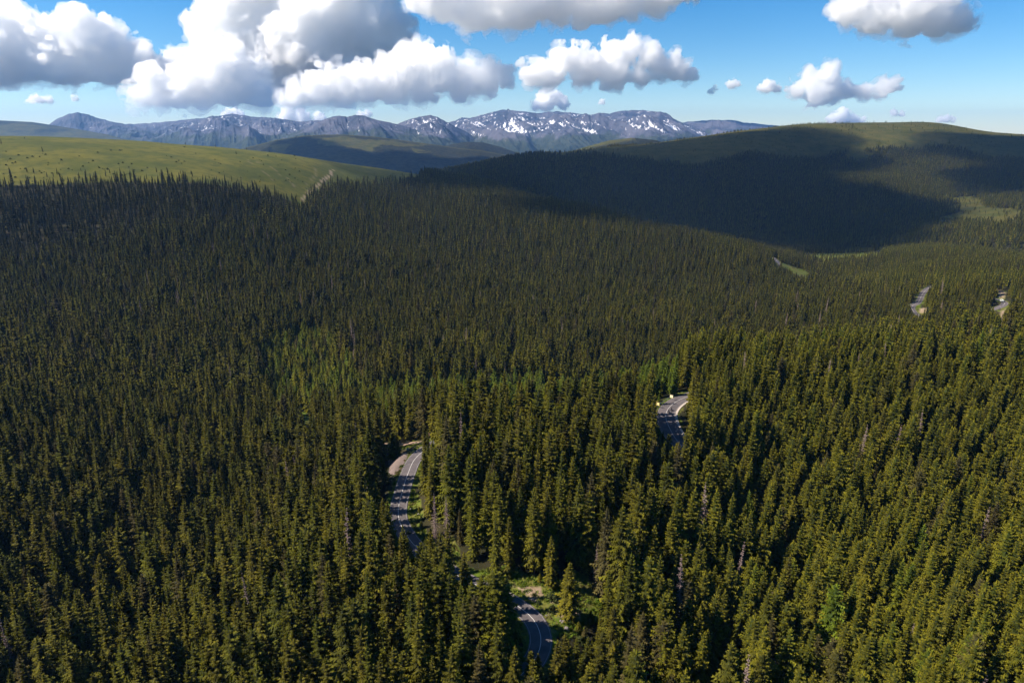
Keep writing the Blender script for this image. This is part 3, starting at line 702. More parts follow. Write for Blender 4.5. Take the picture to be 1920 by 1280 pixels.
# keep others from standing inside them
Dm = ((X[:, None]-hp[None, :, 0])**2+(Y[:, None]-hp[None, :, 1])**2).min(1); kk = Dm > 3.2**2
X, Y, Z, HT, WD, VI, TI = [a[kk] for a in (X, Y, Z, HT, WD, VI, TI)]

# sight lines the photo has open: the trees in front of these stretches are low or absent
WIN = [([(962,1122),(1000,1140),(1030,1170),(1044,1185),(1030,1222),(1004,1225),(1000,1192),(966,1158)],), ([(884,1092),(896,1096),(908,1106),(890,1102)],),
       ([(900,1080),(960,1072),(1040,1090),(1050,1140),(1116,1120),(1114,1184),(1054,1186),(1000,1125),(940,1098)],),
       ([(733,962),(735,900),(735,868),(760,860),(790,832),(806,828),(784,860),(776,890),(772,940),(778,985),(762,990),(734,985)],), ([(722,834),(760,832),(812,824),(812,829),(770,838),(735,844)],),
       ([(1229,782),(1240,760),(1272,742),(1270,760),(1262,775),(1268,800),(1282,820),(1262,818),(1238,812)],), ([(784,985),(800,995),(806,1010),(790,1005)],),
       ([(1708,574),(1722,568),(1724,588),(1712,586)],), ([(1732,546),(1744,538),(1740,545)],), ([(1862,579),(1884,568),(1884,562),(1872,558),(1876,545),(1886,548),(1888,575),(1878,592)],), ([(1449,487),(1460,491),(1458,495)],),
       ([(565,776),(577,774),(580,796),(570,796)],), ([(562,372),(570,372),(568,360),(562,362)],), ([(1468,497),(1515,512),(1500,516)],), ([(278,596),(299,597)],)]
sp = []
for (poly,) in WIN:
    poly = np.array(poly, float); lo, hi = poly.min(0), poly.max(0); st = 4 if hi[1] > 700 else 1.7
    gx, gy = np.meshgrid(np.arange(lo[0], hi[0]+1, st), np.arange(lo[1], hi[1]+1, st)); gx, gy = gx.ravel(), gy.ravel()
    q = in_poly(gx, gy, poly); gx = np.r_[gx[q], poly[:, 0]]; gy = np.r_[gy[q], poly[:, 1]]
    hh = hit(gx, gy, H0, t1=2000, n=600); t_ = proj(hh)[2]; okk = ~np.isnan(hh[:, 0]); sp.append(np.stack([gx, gy, t_], 1)[okk])
sp = np.vstack(sp)
bx, by, bt = proj(np.stack([X, Y, Z], 1))
cand = np.where((by > 480) & (np.hypot(X, Y) < 1250) & (bx > sp[:, 0].min()-60) & (bx < sp[:, 0].max()+60))[0]
newh = HT.copy()
for i0 in range(0, len(cand), 3000):
    c = cand[i0:i0+3000]; done = np.zeros(len(c), bool); res = np.zeros(len(c))
    for f in (1, .85, .7, .55, .4, .28):
        tx, ty, tt = proj(np.stack([X[c], Y[c], Z[c]+HT[c]*f], 1))
        u = (by[c, None]-sp[None, :, 1])/np.maximum(by[c]-ty, .1)[:, None]
        cx = bx[c, None]+(tx-bx[c])[:, None]*u; hw = (FL/bt[c]*3.8*WD[c]*f**.7)[:, None]*np.clip(1-u, 0, 1)**.75
        blk = ((u > -.05) & (u < 1.0) & (np.abs(sp[None, :, 0]-cx) < hw) & (bt[c, None] < sp[None, :, 2]-.5)).any(1)
        okk = ~blk & ~done; res[okk] = f; done |= okk
    newh[c] = HT[c]*res
HT = newh; kk = HT > 3.5
X, Y, Z, HT, WD, VI, TI = [a[kk] for a in (X, Y, Z, HT, WD, VI, TI)]

for sx_, sy_, lat, far_d, f_ in [(1258.5,749.5,3.5,26,.32),(1233,763.5,3.5,26,.32),(748,872,7.5,26,.45),(1000,1150,5,20,.5)]:
    p = at_z(sx_, sy_, 0.); q = np.array([TOSUN[0], TOSUN[1]])/np.hypot(TOSUN[0], TOSUN[1]); rx, ry = X-p[0], Y-p[1]; al = rx*q[0]+ry*q[1]; la = np.abs(-rx*q[1]+ry*q[0])
    near_ = (al > -1.5) & (al < far_d) & (la < lat); HT = np.where(near_, HT*f_, HT)
kk = HT > 3.0
X, Y, Z, HT, WD, VI, TI = [a[kk] for a in (X, Y, Z, HT, WD, VI, TI)]
# line of sight over the terrain: what no viewpoint near the camera could see is not planted
def visible(X, Y, Z, HT, Hf, canopy=8., slack=25.):
    vis = np.ones(len(X), bool); px = np.arctan2(X, Y); r = np.hypot(X, Y)
    for f in np.linspace(.12, .97, 26):
        zz = CAM[2]+(Z+HT+slack-CAM[2])*f; hx, hy = X*f, Y*f
        vis &= ~((Hf(hx, hy)+canopy > zz) & (r*(1-f) > 40))
    return vis
far = np.hypot(X, Y) > 500
v = np.ones(len(X), bool); v[far] = visible(X[far], Y[far], Z[far], HT[far], H0)
X, Y, Z, HT, WD, VI, TI = [a[v] for a in (X, Y, Z, HT, WD, VI, TI)]

# the 300 that show largest become trees of their own
tx, ty, tt = proj(np.stack([X, Y, Z+HT], 1)); bx, by, bt = proj(np.stack([X, Y, Z], 1))
size = np.abs(by-ty); inside = (tx > 6) & (tx < 1914) & (ty > 0) & (ty < 1235) & (VI < 6)
score = np.where(inside, np.minimum(by, 1280)-ty, -1); score = np.where(by < 1600, score, -1)
NIND = 300-len(hand)
pick = np.argsort(-score)[:NIND]
seen = set()
def where(px, py, p=0):
    f = (lambda v: ('%d' % round(v))) if p == 0 else (lambda v: ('%.*f' % (p, v)))
    return f'{f(px/19.2)}% across and {f(py/12.8)}% down the photo'
def uniq(fmt, px, py):
    for p in (0, 1, 2):
        s = fmt % where(px, py, p)
        if s not in seen: break
    seen.add(s); return s
crowns = [crown_mesh('crown', s) for s in NEARV]; trunk_me = mesh_np('trunk', STEM[0], STEM[1], [M_BARK], True)
dcrowns = [mesh_np('bare_branches', s[0], s[1], [M_DEAD], False) for s in DEADV]; dtrunk = mesh_np('trunk', DSTEM[0], DSTEM[1], [M_DEAD], True)
protos = {}
def place_tree(x, y, z, ht, wd, vi, rz, tint, label, group, dead=False):
    nm = 'dead_spruce' if dead else 'spruce_tree'
    if vi not in protos:
        r = bpy.data.objects.new(nm, None); COL.objects.link(r)
        link('trunk', dtrunk if dead else trunk_me, r); link('bare_branches' if dead else 'crown', dcrowns[vi-6] if dead else crowns[vi], r); protos[vi] = r
    else:
        src = protos[vi]; r = src.copy(); COL.objects.link(r)
        for ch in src.children:
            c_ = ch.copy(); COL.objects.link(c_); c_.parent = r
    r.empty_display_size = .5
    r.location = (x, y, z); r.rotation_euler = (0, 0, rz); s = ht/TH; r.scale = (s*wd, s*wd, s)
    r['label'] = label; r['category'] = 'dead tree' if dead else 'spruce tree'; r['group'] = group
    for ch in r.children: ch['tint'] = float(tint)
    return r
def look(ht, wd, tint):
    a = 'tall' if ht > 27 else 'small' if ht < 15 else 'mid-height'
    b = 'slim' if wd < .88 else 'broad' if wd > 1.02 else 'pointed'
    return f'{a} {b} ' + ('light' if tint > .4 else 'dark')
for i in pick:
    lb = uniq(look(HT[i], WD[i], TI[i])+' spruce with its tip %s', tx[i], ty[i])
    place_tree(X[i], Y[i], Z[i], HT[i], WD[i], int(VI[i]), rng.uniform(0, 6.28), TI[i], lb, 'spruce trees of the near forest')
hl = ['tall dark spruce on the left of the roadside trio in front of the lower bend', 'tallest spruce of the roadside trio in front of the lower bend', 'right-hand spruce of the roadside trio beside the lower bend',
      'dark spruce directly left of the roadside trio before the lower bend', 'tall spruce two trees left of the roadside trio', 'spruce in front of the left half of the roadside trio', 'spruce in front of the right half of the roadside trio', 'narrow spruce in front of the left edge of the roadside trio', 'broad lone spruce standing on the grassy bank right of the lower bend', 'spruce at the back edge of the grassy bank by the bend',
      'bushy spruce standing between the gravel lay-by and the dirt side road', 'smaller spruce beside the bushy one at the dirt side road', 'slim young spruce at the inner road edge opposite the lay-by', 'smallest young spruce at the road edge opposite the lay-by',
      'slim spruce behind the left end of the grassy bank', 'spruce behind the bank next to its left end', 'young spruce at the bottom edge below the lower bend', 'short yellow-green spruce lowest beside the road at the bottom edge', 'shortest spruce at the bottom beside the road end',
      'spruce closest to the right edge of the lower bend', 'broad spruce right of the lower bend at the bottom', 'spruce between the lower bend and the green hollow',
      'knee-high sapling at the back of the grassy bank left of the others', 'taller sapling at the back of the grassy bank', 'tiny sapling right of the lone spruce on the bank', 'sapling at the lower edge of the green hollow', 'tallest sapling at the right side of the green hollow', 'sapling behind the bank at its left end', 'tiny sapling at the far left end of the bank', 'small sapling in the verge below the shaded road', 'tiny sapling in the verge beside the shaded road', 'sapling where the verge meets the forest below the shaded road', 'sapling on the grass island by the side road', 'sapling in the small green clearing left of the road', 'sapling in front of the green hollow', 'tiny sapling on the inner side of the lower bend']
ws = [1.35,1.4,1.3,1.25,1.1,1.2,1.2,1.1,1.35,1.1,1.5,1.3,.9,.95,.9,.9,1.2,1.2,1.2,1,1.1,1]+[1.9]*14
for q, (a, p, z) in enumerate(zip(hand, hp, hz)):
    place_tree(p[0], p[1], z, a[2], ws[q], a[3], q*1.3, .15, hl[q], 'spruce trees of the near forest')
for q, (a, p, z) in enumerate(zip(handd, hp[len(hand):], hz[len(hand):])):
    tpx = proj(np.array([p[0], p[1], z+a[2]]))
    place_tree(p[0], p[1], z, a[2], 1.1, a[3], q*2.1, 0, uniq('bare grey-brown dead spruce with its tip %s', float(tpx[0]), float(tpx[1])), 'dead spruces among the green ones', True)
rest = np.ones(len(X), bool); rest[pick] = False
X, Y, Z, HT, WD, VI, TI = [a[rest] for a in (X, Y, Z, HT, WD, VI, TI)]

# trees on the far hill: smaller and wider apart, all in the same mass
x, y, g = zone(1500, 3700, 10.0, 9, R(43)); k = (np.arctan2(x, y) > R(-14)); x, y = x[k], y[k]
z = HH(x, y); gr = hill_masks(x, y, z); p = np.where(gr > .5, .10*sstep(45, -20, z)+.05+.75*np.clip(fbm2(x/120, y/120, 3, 71), 0, 1), .95)
k = (g.random(len(x)) < p) & (z > H0(x, y)-4); x, y, z, gr = x[k], y[k], z[k], gr[k]; n = len(x)
ht = np.where(gr > .5, g.uniform(4, 10, n), 16*np.clip(g.normal(1, .2, n), .5, 1.4))
v = visible(x, y, z, ht, lambda a, b: np.maximum(H0(a, b), HH(a, b)), 4, 30)
x, y, z, ht = x[v], y[v], z[v], ht[v]; n = len(x)
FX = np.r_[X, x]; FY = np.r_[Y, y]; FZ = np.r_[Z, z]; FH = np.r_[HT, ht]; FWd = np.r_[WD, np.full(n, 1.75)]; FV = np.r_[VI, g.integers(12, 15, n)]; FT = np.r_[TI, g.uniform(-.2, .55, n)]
print('forest trees', len(FX), 'far', n)
N = len(FX); pm = bpy.data.meshes.new('forest'); pm.vertices.add(N); pm.vertices.foreach_set('co', np.stack([FX, FY, FZ], 1).astype(np.float32).ravel())
s = FH/TH
def vat(name, typ, arr):
    a = pm.attributes.new(name, typ, 'POINT'); a.data.foreach_set('vector' if typ == 'FLOAT_VECTOR' else 'value', arr.ravel())
vat('scl', 'FLOAT_VECTOR', np.stack([s*FWd, s*FWd, s], 1).astype(np.float32))
vat('rot', 'FLOAT_VECTOR', np.stack([rng.normal(0, .035, N), rng.normal(0, .035, N), rng.uniform(0, 6.28, N)], 1).astype(np.float32))
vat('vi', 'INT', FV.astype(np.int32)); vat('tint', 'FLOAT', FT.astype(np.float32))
fo = link('forest', pm, kind='stuff'); fo['label'] = 'dense dark spruce forest covering the slopes'; fo['category'] = 'forest'
ng = bpy.data.node_groups.new('forest_scatter', 'GeometryNodeTree')
ng.interface.new_socket('Geometry', in_out='INPUT', socket_type='NodeSocketGeometry'); ng.interface.new_socket('Geometry', in_out='OUTPUT', socket_type='NodeSocketGeometry')
gi, go = ng.nodes.new('NodeGroupInput'), ng.nodes.new('NodeGroupOutput')
ip = ng.nodes.new('GeometryNodeInstanceOnPoints'); ci = ng.nodes.new('GeometryNodeCollectionInfo'); ci.inputs['Collection'].default_value = lib
ci.inputs['Separate Children'].default_value = True; ci.inputs['Reset Children'].default_value = True
def na(name, typ):
    n_ = ng.nodes.new('GeometryNodeInputNamedAttribute'); n_.data_type = typ; n_.inputs['Name'].default_value = name; return n_.outputs['Attribute']
L = ng.links.new
L(gi.outputs[0], ip.inputs['Points']); L(ci.outputs[0], ip.inputs['Instance']); ip.inputs['Pick Instance'].default_value = True
L(na('vi', 'INT'), ip.inputs['Instance Index']); L(na('rot', 'FLOAT_VECTOR'), ip.inputs['Rotation']); L(na('scl', 'FLOAT_VECTOR'), ip.inputs['Scale']); L(ip.outputs[0], go.inputs[0])
md = fo.modifiers.new('scatter', 'NODES'); md.node_group = ng

tuft = np.random.default_rng(5); tv = []; tf = []
for k in range(46):
    a, rr_, h_ = tuft.uniform(0, 6.28), tuft.uniform(0, .9), tuft.uniform(.25, .8); c_ = np.array([rr_*math.cos(a), rr_*math.sin(a), 0]); d_ = np.array([math.cos(a*3), math.sin(a*3), 0])*.13
    n0 = len(tv); tv += [c_-d_, c_+d_, c_+np.array([tuft.normal(0, .2), tuft.normal(0, .2), h_])]; tf.append((n0, n0+1, n0+2))
t = NT('grass_blades', .9, .1); oi = t.new('ShaderNodeObjectInfo').outputs['Random']; t.color(t.mix(oi, (.060,.110,.008), (.140,.160,.020))); M_BLADE = t.m
t = NT('dry_grass', .9, .1); oi = t.new('ShaderNodeObjectInfo').outputs['Random']; t.color(t.mix(oi, (.17,.135,.050), (.10,.105,.02))); M_DRY = t.m
lib2 = bpy.data.collections.new('tuft_library')
for i, mm in enumerate((M_BLADE, M_DRY)): lib2.objects.link(bpy.data.objects.new('g%d' % i, mesh_np('tuft', np.array(tv), np.array(tf), [mm])))
gx, gy, g = jgrid(-60, 95, 125, 300, 1.05, 77); gr, dirt, upl, yg, d_, k_, tr_ = masks(gx, gy); e_ = d_-AH[k_]
kk = (gr > .5) & (e_ > .35) & (g.random(len(gx)) < np.where(dirt > .3, .12, .62)) & (line_dist(gx, gy, SIDE) > 2.8)
gx, gy = gx[kk], gy[kk]; gm = bpy.data.meshes.new('grass'); gm.vertices.add(len(gx)); gm.vertices.foreach_set('co', np.stack([gx, gy, H(gx, gy)-.03], 1).astype(np.float32).ravel())
pm = gm; sc_ = g.uniform(.5, 1.25, len(gx))*(1+.5*fbm2(gx/5, gy/5, 2, 8)); vat('scl', 'FLOAT_VECTOR', np.stack([sc_, sc_, sc_*g.uniform(.6, 1.2, len(gx))], 1).astype(np.float32))
vat('rot', 'FLOAT_VECTOR', np.stack([0*gx, 0*gx, g.uniform(0, 6.28, len(gx))], 1).astype(np.float32)); vat('vi', 'INT', (fbm2(gx/7, gy/7, 3, 12)+g.normal(0, .2, len(gx)) > .25).astype(np.int32))
go_ = link('grass', gm, kind='stuff'); go_['label'] = 'tall grass tufts on the road verges'
ng2 = ng.copy(); 
for n_ in ng2.nodes:
    if n_.bl_idname == 'GeometryNodeCollectionInfo': n_.inputs['Collection'].default_value = lib2
go_.modifiers.new('scatter', 'NODES').node_group = ng2

# ------------------------------------------------------------------ shrubs on the grassy ridge
def shrub_mesh(seed):
    g = np.random.default_rng(seed); V = []; F = []
    for k in range(110):
        a, e = g.uniform(0, 6.28), g.uniform(.05, 1.5); rr = g.uniform(.55, 1.); c = np.array([math.cos(a)*math.cos(e)*rr*(1+.3*math.sin(3*a+seed)), math.sin(a)*math.cos(e)*rr, .95*math.sin(e)*rr])
        d = g.normal(0, .22, (3, 3)); n = len(V); V += [c+q for q in d]; F.append((n, n+1, n+2))
    return mesh_np('juniper_shrub', np.array(V), np.array(F), [M_SHRUB])
shm = [shrub_mesh(i) for i in range(3)]
sx = rng.uniform(0, 740, 900); sy = rng.uniform(268, 350, 900); S_ = hit(sx, sy, H0, t0=600, t1=2200, n=500); cnt = 0
g_, d_, u_, yg_, dd_, kk_, trr_ = masks(np.nan_to_num(S_[:, 0]), np.nan_to_num(S_[:, 1]))
den = fbm2(np.nan_to_num(S_[:, 0])/60, np.nan_to_num(S_[:, 1])/60, 3, 44)
for i in range(len(sx)):
    if np.isnan(S_[i, 0]) or u_[i] < .5 or trr_[i] < 5 or cnt >= 140: continue
    if den[i] < -.05+.55*max(0, (300-sy[i])/40): continue
    cnt += 1; x_, y_ = S_[i, :2]; zz = float(H(np.array([x_]), np.array([y_]))[0]); sc = rng.uniform(.6, 1.6)
    o = thing('juniper_shrub', uniq('small dark shrub on the grassy ridge, %s', sx[i], sy[i]), 'shrub', (x_, y_, zz-.15*sc), rng.uniform(0, 6), 'dark shrubs scattered over the grassy ridge', shm[cnt % 3]); o.scale = (sc*1.2, sc, sc*1.1)

# low bushes and boulders on the road bank
for px, py, sc, lb in [(1035,1142,1.6,'low dark green bush at the foot of the lone spruce'), (1048,1140,1.3,'small bush right beside the lone spruce on the bank'), (1037,1120,1.9,'bright bush on the bank above the lower bend'), (1008,1128,1.0,'small bush on the bank left of the lone spruce'), (1090,1190,1.8,'bush at the corner of the grassy hollow beside the bend'), (766,1000,1.1,'low bush in the verge beside the shaded road stretch')]:
    p = at_z(px, py, 0.); z_ = float(H(p[:1], p[1:2])[0]); o = thing('roadside_bush', lb, 'bush', (p[0], p[1], z_-.2), px, 'bushes on the road bank', shm[px % 3]); o.scale = (sc,)*3
def rock_mesh(seed):
    bm = bmesh.new(); bmesh.ops.create_icosphere(bm, subdivisions=3, radius=1)
    for v_ in bm.verts:
        c_ = v_.co; n_ = float(noise3(c_.x*1.3+seed, c_.y*1.3, c_.z*1.3, seed)); n2_ = float(noise3(c_.x*4, c_.y*4+seed, c_.z*4, seed)); v_.co = c_*(1+.35*n_+.10*n2_); v_.co.z *= .7
    me = bpy.data.meshes.new('boulder'); bm.to_mesh(me); bm.free(); me.materials.append(M_ROCK); return me
rocks = [rock_mesh(i) for i in range(3)]
for q, (px, py, sc, lb) in enumerate([(1062,1173,1.0,'pale pink boulder nearest the outside of the lower bend'), (1056,1161,.9,'grey boulder on the bank above the pale pink one'), (1051,1160,.6,'small stone touching the grey boulder on the bank'), (998,1121,1.0,'largest grey rock of the heap above the road centre'), (993,1119,.7,'left rock of the heap above the lower bend'), (1003,1124,.6,'right small rock of the heap above the lower bend'),
        (1024,1150,.45,'small pale stone at the road edge of the lower bend'), (785,966,.7,'pale stone in the verge beside the shaded road'), (572,783,1.2,'pale rock in the small green clearing left of the road'), (1066,1176,.5,'small dark stone behind the pale pink boulder'), (770,954,.5,'white marker stone beside the right road line')]):
    p = at_z(px, py, 0.) if px != 572 else hit(px, py, H0)[0]; z_ = float(H(p[:1], p[1:2])[0]); o = thing('boulder', lb, 'boulder', (p[0], p[1], z_+.1*sc), q*1.7, 'stones on the road verges', rocks[q % 3]); o.scale = (sc*.62,)*3

# ------------------------------------------------------------------ guard rail, signs
def guard_rail(r, i0, i1, side, label):
    off = side*(r['hw']+.55); P = np.c_[r['xy']+r['N']*off[:, None], r['z']][i0:i1]; o0 = P[0].copy()
    t_ = thing('guard_rail', label, 'guard rail', o0); P = P-o0; N = r['N'][i0:i1]*(-side)
    prof = [(0,.80),(.05,.76),(.05,.70),(0,.66),(.05,.62),(.05,.56),(0,.52),(-.03,.52),(-.03,.80)]
    V = np.vstack([np.c_[P[:, 0]+N[:, 0]*a, P[:, 1]+N[:, 1]*a, P[:, 2]+b] for a, b in prof]); n = len(P); i = np.arange(n-1); m = len(prof)
    F = np.vstack([np.stack([i+j*n, i+((j+1) % m)*n, i+((j+1) % m)*n+1, i+j*n+1], 1) for j in range(m)])
    link('rail_beam', mesh_np('rail_beam', V, F, [M_STEEL]), t_)
    pb = MB(); pb.box((0, 0, .35), (.12, .10, 1.1)); pb.box((0, .0, .66), (.16, .2, .2)); pme = pb.mesh('post', M_STEEL)
    for k in range(0, n, 2):
        q = link('post', pme, t_); q.location = P[k]-np.array([N[k, 0], N[k, 1], 0])*.12; q.rotation_euler = (0, 0, math.atan2(N[k, 1], N[k, 0])-math.pi/2)
    return t_
guard_rail(RD1, idx_px(RD1, 1276, 834), idx_px(RD1, 1284, 743), -1, 'grey steel guard rail along the outer edge of the upper bend')
r2 = roads[1]; guard_rail(r2, idx_px(r2, 1722, 566, -54), idx_px(r2, 1722, 592, -54), 1, 'pale guard rail along the outer edge of the far bend')
def sign(px, py, wid, hei, pole, mat, label, facing=0., chevron=False, z0=None, frame=None):
    p = at_z(px, py, 0.); z_ = float(H(p[:1], p[1:2])[0]); t_ = thing('road_sign', label, 'road sign', (p[0], p[1], z_), facing)
    b = MB(); b.tube([(0, .06, -.3), (0, .06, pole+hei*.9)], .045); b.link('post', M_STEEL, t_)
    b = MB(); b.box((0, 0, pole+hei/2), (wid, .05, hei)); pn = b.link('panel', mat, t_)
    if frame:
        b = MB()
        for c_, d_ in (((0, -.04, pole+.06), (wid+.1, .04, .14)), ((0, -.04, pole+hei-.06), (wid+.1, .04, .14)), ((-wid/2, -.04, pole+hei/2), (.14, .04, hei-.28)), ((wid/2, -.04, pole+hei/2), (.14, .04, hei-.28))): b.box(c_, d_)
        b.link('frame', frame, pn)
    return t_
sign(1258.5,749.5,1.5,1.4,1.6,M_PALE,'cream-yellow square road sign behind the guard rail at the top of the upper bend', -.65)
sign(1233,763.5,1.5,1.3,1.6,M_YEL,'ochre-yellow square road sign behind the guard rail left of the upper bend', -.65)
sign(764.3,840,.9,.9,.15,M_BROWN,'small square marker board with pale frame on the grass by the side road',frame=M_PALE)
sign(803.5,818,1.1,1.3,1.2,M_BROWN,'brown information board in front of the trees where the side road starts')

# ------------------------------------------------------------------ motorcycles with riders, far vehicle
def motorcycle(px, py, label):
    k = idx_px(RD1, px, py); p = at_z(px, py, 0.); T_ = RD1['T'][k]; z_ = float(RD1['z'][k])+.03; rz = math.atan2(T_[1], T_[0])-math.pi/2
    t_ = thing('motorcycle', label, 'motorcycle', (p[0], p[1], z_), rz, 'motorcycles on the upper bend')
    for yy in (-.72, .72):
        b = MB(); b.torus((0, yy, .32), .25, .075); w_ = b.link('wheel', M_RUB, t_, smooth=True)
        b = MB(); b.tube([(-.07, yy, .32), (.07, yy, .32)], .09); b.tube([(-.012, yy, .32), (.012, yy, .32)], .19, 16); b.link('hub', M_STEEL, w_)
    b = MB(); b.ball((0, .18, .80), (.17, .34, .16)); b.ball((0, .12, .50), (.19, .30, .20)); b.tube([(0, .72, .32), (0, .48, .98)], .05); b.tube([(0, -.72, .32), (0, -.1, .42)], .05); b.ball((0, -.62, .80), (.12, .26, .08)); b.link('body', M_DARKM, t_, smooth=True)
    b = MB(); b.ball((0, -.32, .80), (.15, .36, .07)); b.link('seat', M_BLACK, t_, smooth=True)
    b = MB(); b.tube([(-.38, .36, 1.02), (-.2, .48, 1.0), (.2, .48, 1.0), (.38, .36, 1.02)], .022); b.link('handlebar', M_STEEL, t_)
    b = MB(); b.ball((0, .62, .92), (.11, .09, .11)); b.link('headlight', M_GLASS, t_, smooth=True)
    b = MB(); b.tube([(.16, .1, .3), (.2, -.75, .38)], .06); b.link('exhaust', M_STEEL, t_)
    for s_ in (-1, 1):
        b = MB(); b.box((s_*.30, -.68, .62), (.2, .46, .38)); b.link('pannier', M_BLACK, t_)
    return t_, rz
def rider(t_, rz, label):
    o = thing('person', label, 'person', t_.location, rz, 'riders on the upper bend')
    pts = [(0,-.28,.92),(0,-.22,1.15),(0,-.12,1.38),(0,-.06,1.52),(0,-.03,1.62),(0,-.01,1.74),
           (.20,-.10,1.45),(.33,.12,1.22),(.36,.33,1.06),(-.20,-.10,1.45),(-.33,.12,1.22),(-.36,.33,1.06),
           (.13,-.24,.90),(.24,.17,.82),(.22,-.08,.42),(.22,.07,.36),(-.13,-.24,.90),(-.24,.17,.82),(-.22,-.08,.42),(-.22,.07,.36)]
    ed = [(0,1),(1,2),(2,3),(3,4),(4,5),(2,6),(6,7),(7,8),(2,9),(9,10),(10,11),(0,12),(12,13),(13,14),(14,15),(0,16),(16,17),(17,18),(18,19)]
    rad = [.16,.15,.17,.08,.075,.11,.085,.06,.045,.085,.06,.045,.10,.085,.06,.05,.10,.085,.06,.05]
    me = bpy.data.meshes.new('person'); me.from_pydata(pts, ed, []); tmp = bpy.data.objects.new('tmp', me); COL.objects.link(tmp)
    md_ = tmp.modifiers.new('skin', 'SKIN'); 
    for v_, r_ in zip(me.skin_vertices[0].data if me.skin_vertices else [], rad): v_.radius = (r_, r_)
    tmp.modifiers.new('sub', 'SUBSURF').levels = 1
    dg = bpy.context.evaluated_depsgraph_get(); m2 = bpy.data.meshes.new_from_object(tmp.evaluated_get(dg)); bpy.data.objects.remove(tmp)
    m2.materials.clear(); m2.materials.append(M_JACKET); o.data = None if False else o.data
    link('body', m2, o)
    b = MB(); b.ball((0, 0, 1.74), (.135, .155, .15), 16, 10); h_ = b.link('helmet', M_BLACK, o, smooth=True)
    b = MB(); b.ball((0, .065, 1.74), (.105, .10, .06), 12, 8); b.link('visor', M_GLASS, h_, smooth=True)
    for s_ in (-1, 1):
        b = MB(); b.ball((s_*.36, .34, 1.05), (.05, .06, .04)); 
        for f_ in range(4): b.tube([(s_*(.33+.022*f_), .37, 1.065), (s_*(.33+.022*f_), .405, 1.045), (s_*(.33+.022*f_), .395, 1.01)], .011, 6)
        b.tube([(s_*.31, .34, 1.04), (s_*.30, .37, 1.01), (s_*.31, .385, 1.0)], .012, 6); b.link('glove', M_BLACK, o, smooth=True)
    return o
for px, py, a, b_ in [(1259,768.5,'dark motorcycle ridden farther from the camera on the upper bend','person in dark jacket and black helmet riding the farther motorcycle'), (1254,772,'dark motorcycle nearer the camera close to the centre line of the upper bend','person in dark jacket and black helmet riding the nearer motorcycle')]:
    t_, rz = motorcycle(px, py, a); rider(t_, rz, b_)
def van(px, py, label):
    r = roads[2]; p = hit(px, py, H0)[0]; k = int(((r['xy']-p[:2])**2).sum(1).argmin()); c_ = r['xy'][k]-r['N'][k]*1.5; rz = math.atan2(r['T'][k][1], r['T'][k][0])-math.pi/2
    t_ = thing('van', label, 'van', (c_[0], c_[1], r['z'][k]+.03), rz)
    prof = [(-2.5,.45),(-2.5,1.9),(-2.35,2.15),(.9,2.15),(1.7,1.25),(2.4,1.05),(2.5,.45)]; b = MB(); n = len(prof); V = [(s_*.95*(1 if z < 1.4 else .9), y, z) for s_ in (-1, 1) for y, z in prof]
    b.add(V, [tuple(range(n)), tuple(range(n, 2*n))[::-1]]+[(i, i+n, (i+1) % n+n, (i+1) % n) for i in range(n)]); b.link('body', M_VAN, t_)
    b = MB(); b.add([(-.8,1.0,2.07),(.8,1.0,2.07),(.86,1.68,1.32),(-.86,1.68,1.32)], [(0,1,2,3)]); b.link('windscreen', M_GLASS, t_)
    for s_ in (-1, 1):
        b = MB(); b.box((s_*.93, -.6, 1.62), (.05, 2.6, .5)); b.link('side_window', M_GLASS, t_)
        for yy in (-1.6, 1.6):
            b = MB(); b.torus((s_*.85, yy, .36), .25, .11); b.tube([(s_*.80, yy, .36), (s_*.90, yy, .36)], .2, 14); b.link('wheel', M_RUB, t_, smooth=True)
van(1876.5, 563, 'small pale van in the shade on the farthest right road bend')

# ------------------------------------------------------------------ clouds: closed bodies of even mist
t = NT('cloud_mist'); t.n.remove(t.b); v_ = t.new('ShaderNodeVolumeScatter'); v_.inputs['Color'].default_value = (1, .998, .999, 1); v_.inputs['Density'].default_value = .0072; v_.inputs['Anisotropy'].default_value = .45
t.l(v_.outputs[0], t.out.inputs['Volume']); M_CLOUD = t.m
M_SMALL = M_CLOUD.copy(); M_SMALL.name = 'small_cloud'; M_SMALL.node_tree.nodes['Volume Scatter'].inputs['Density'].default_value = .010; M_SMALL.node_tree.nodes['Volume Scatter'].inputs['Anisotropy'].default_value = .1
M_THIN = M_CLOUD.copy(); M_THIN.name = 'thin_cloud'; M_THIN.node_tree.nodes['Volume Scatter'].inputs['Density'].default_value = .0056
M_VEIL = M_CLOUD.copy(); M_VEIL.name = 'cloud_veil'; M_VEIL.node_tree.nodes['Volume Scatter'].inputs['Density'].default_value = .0022
import openvdb
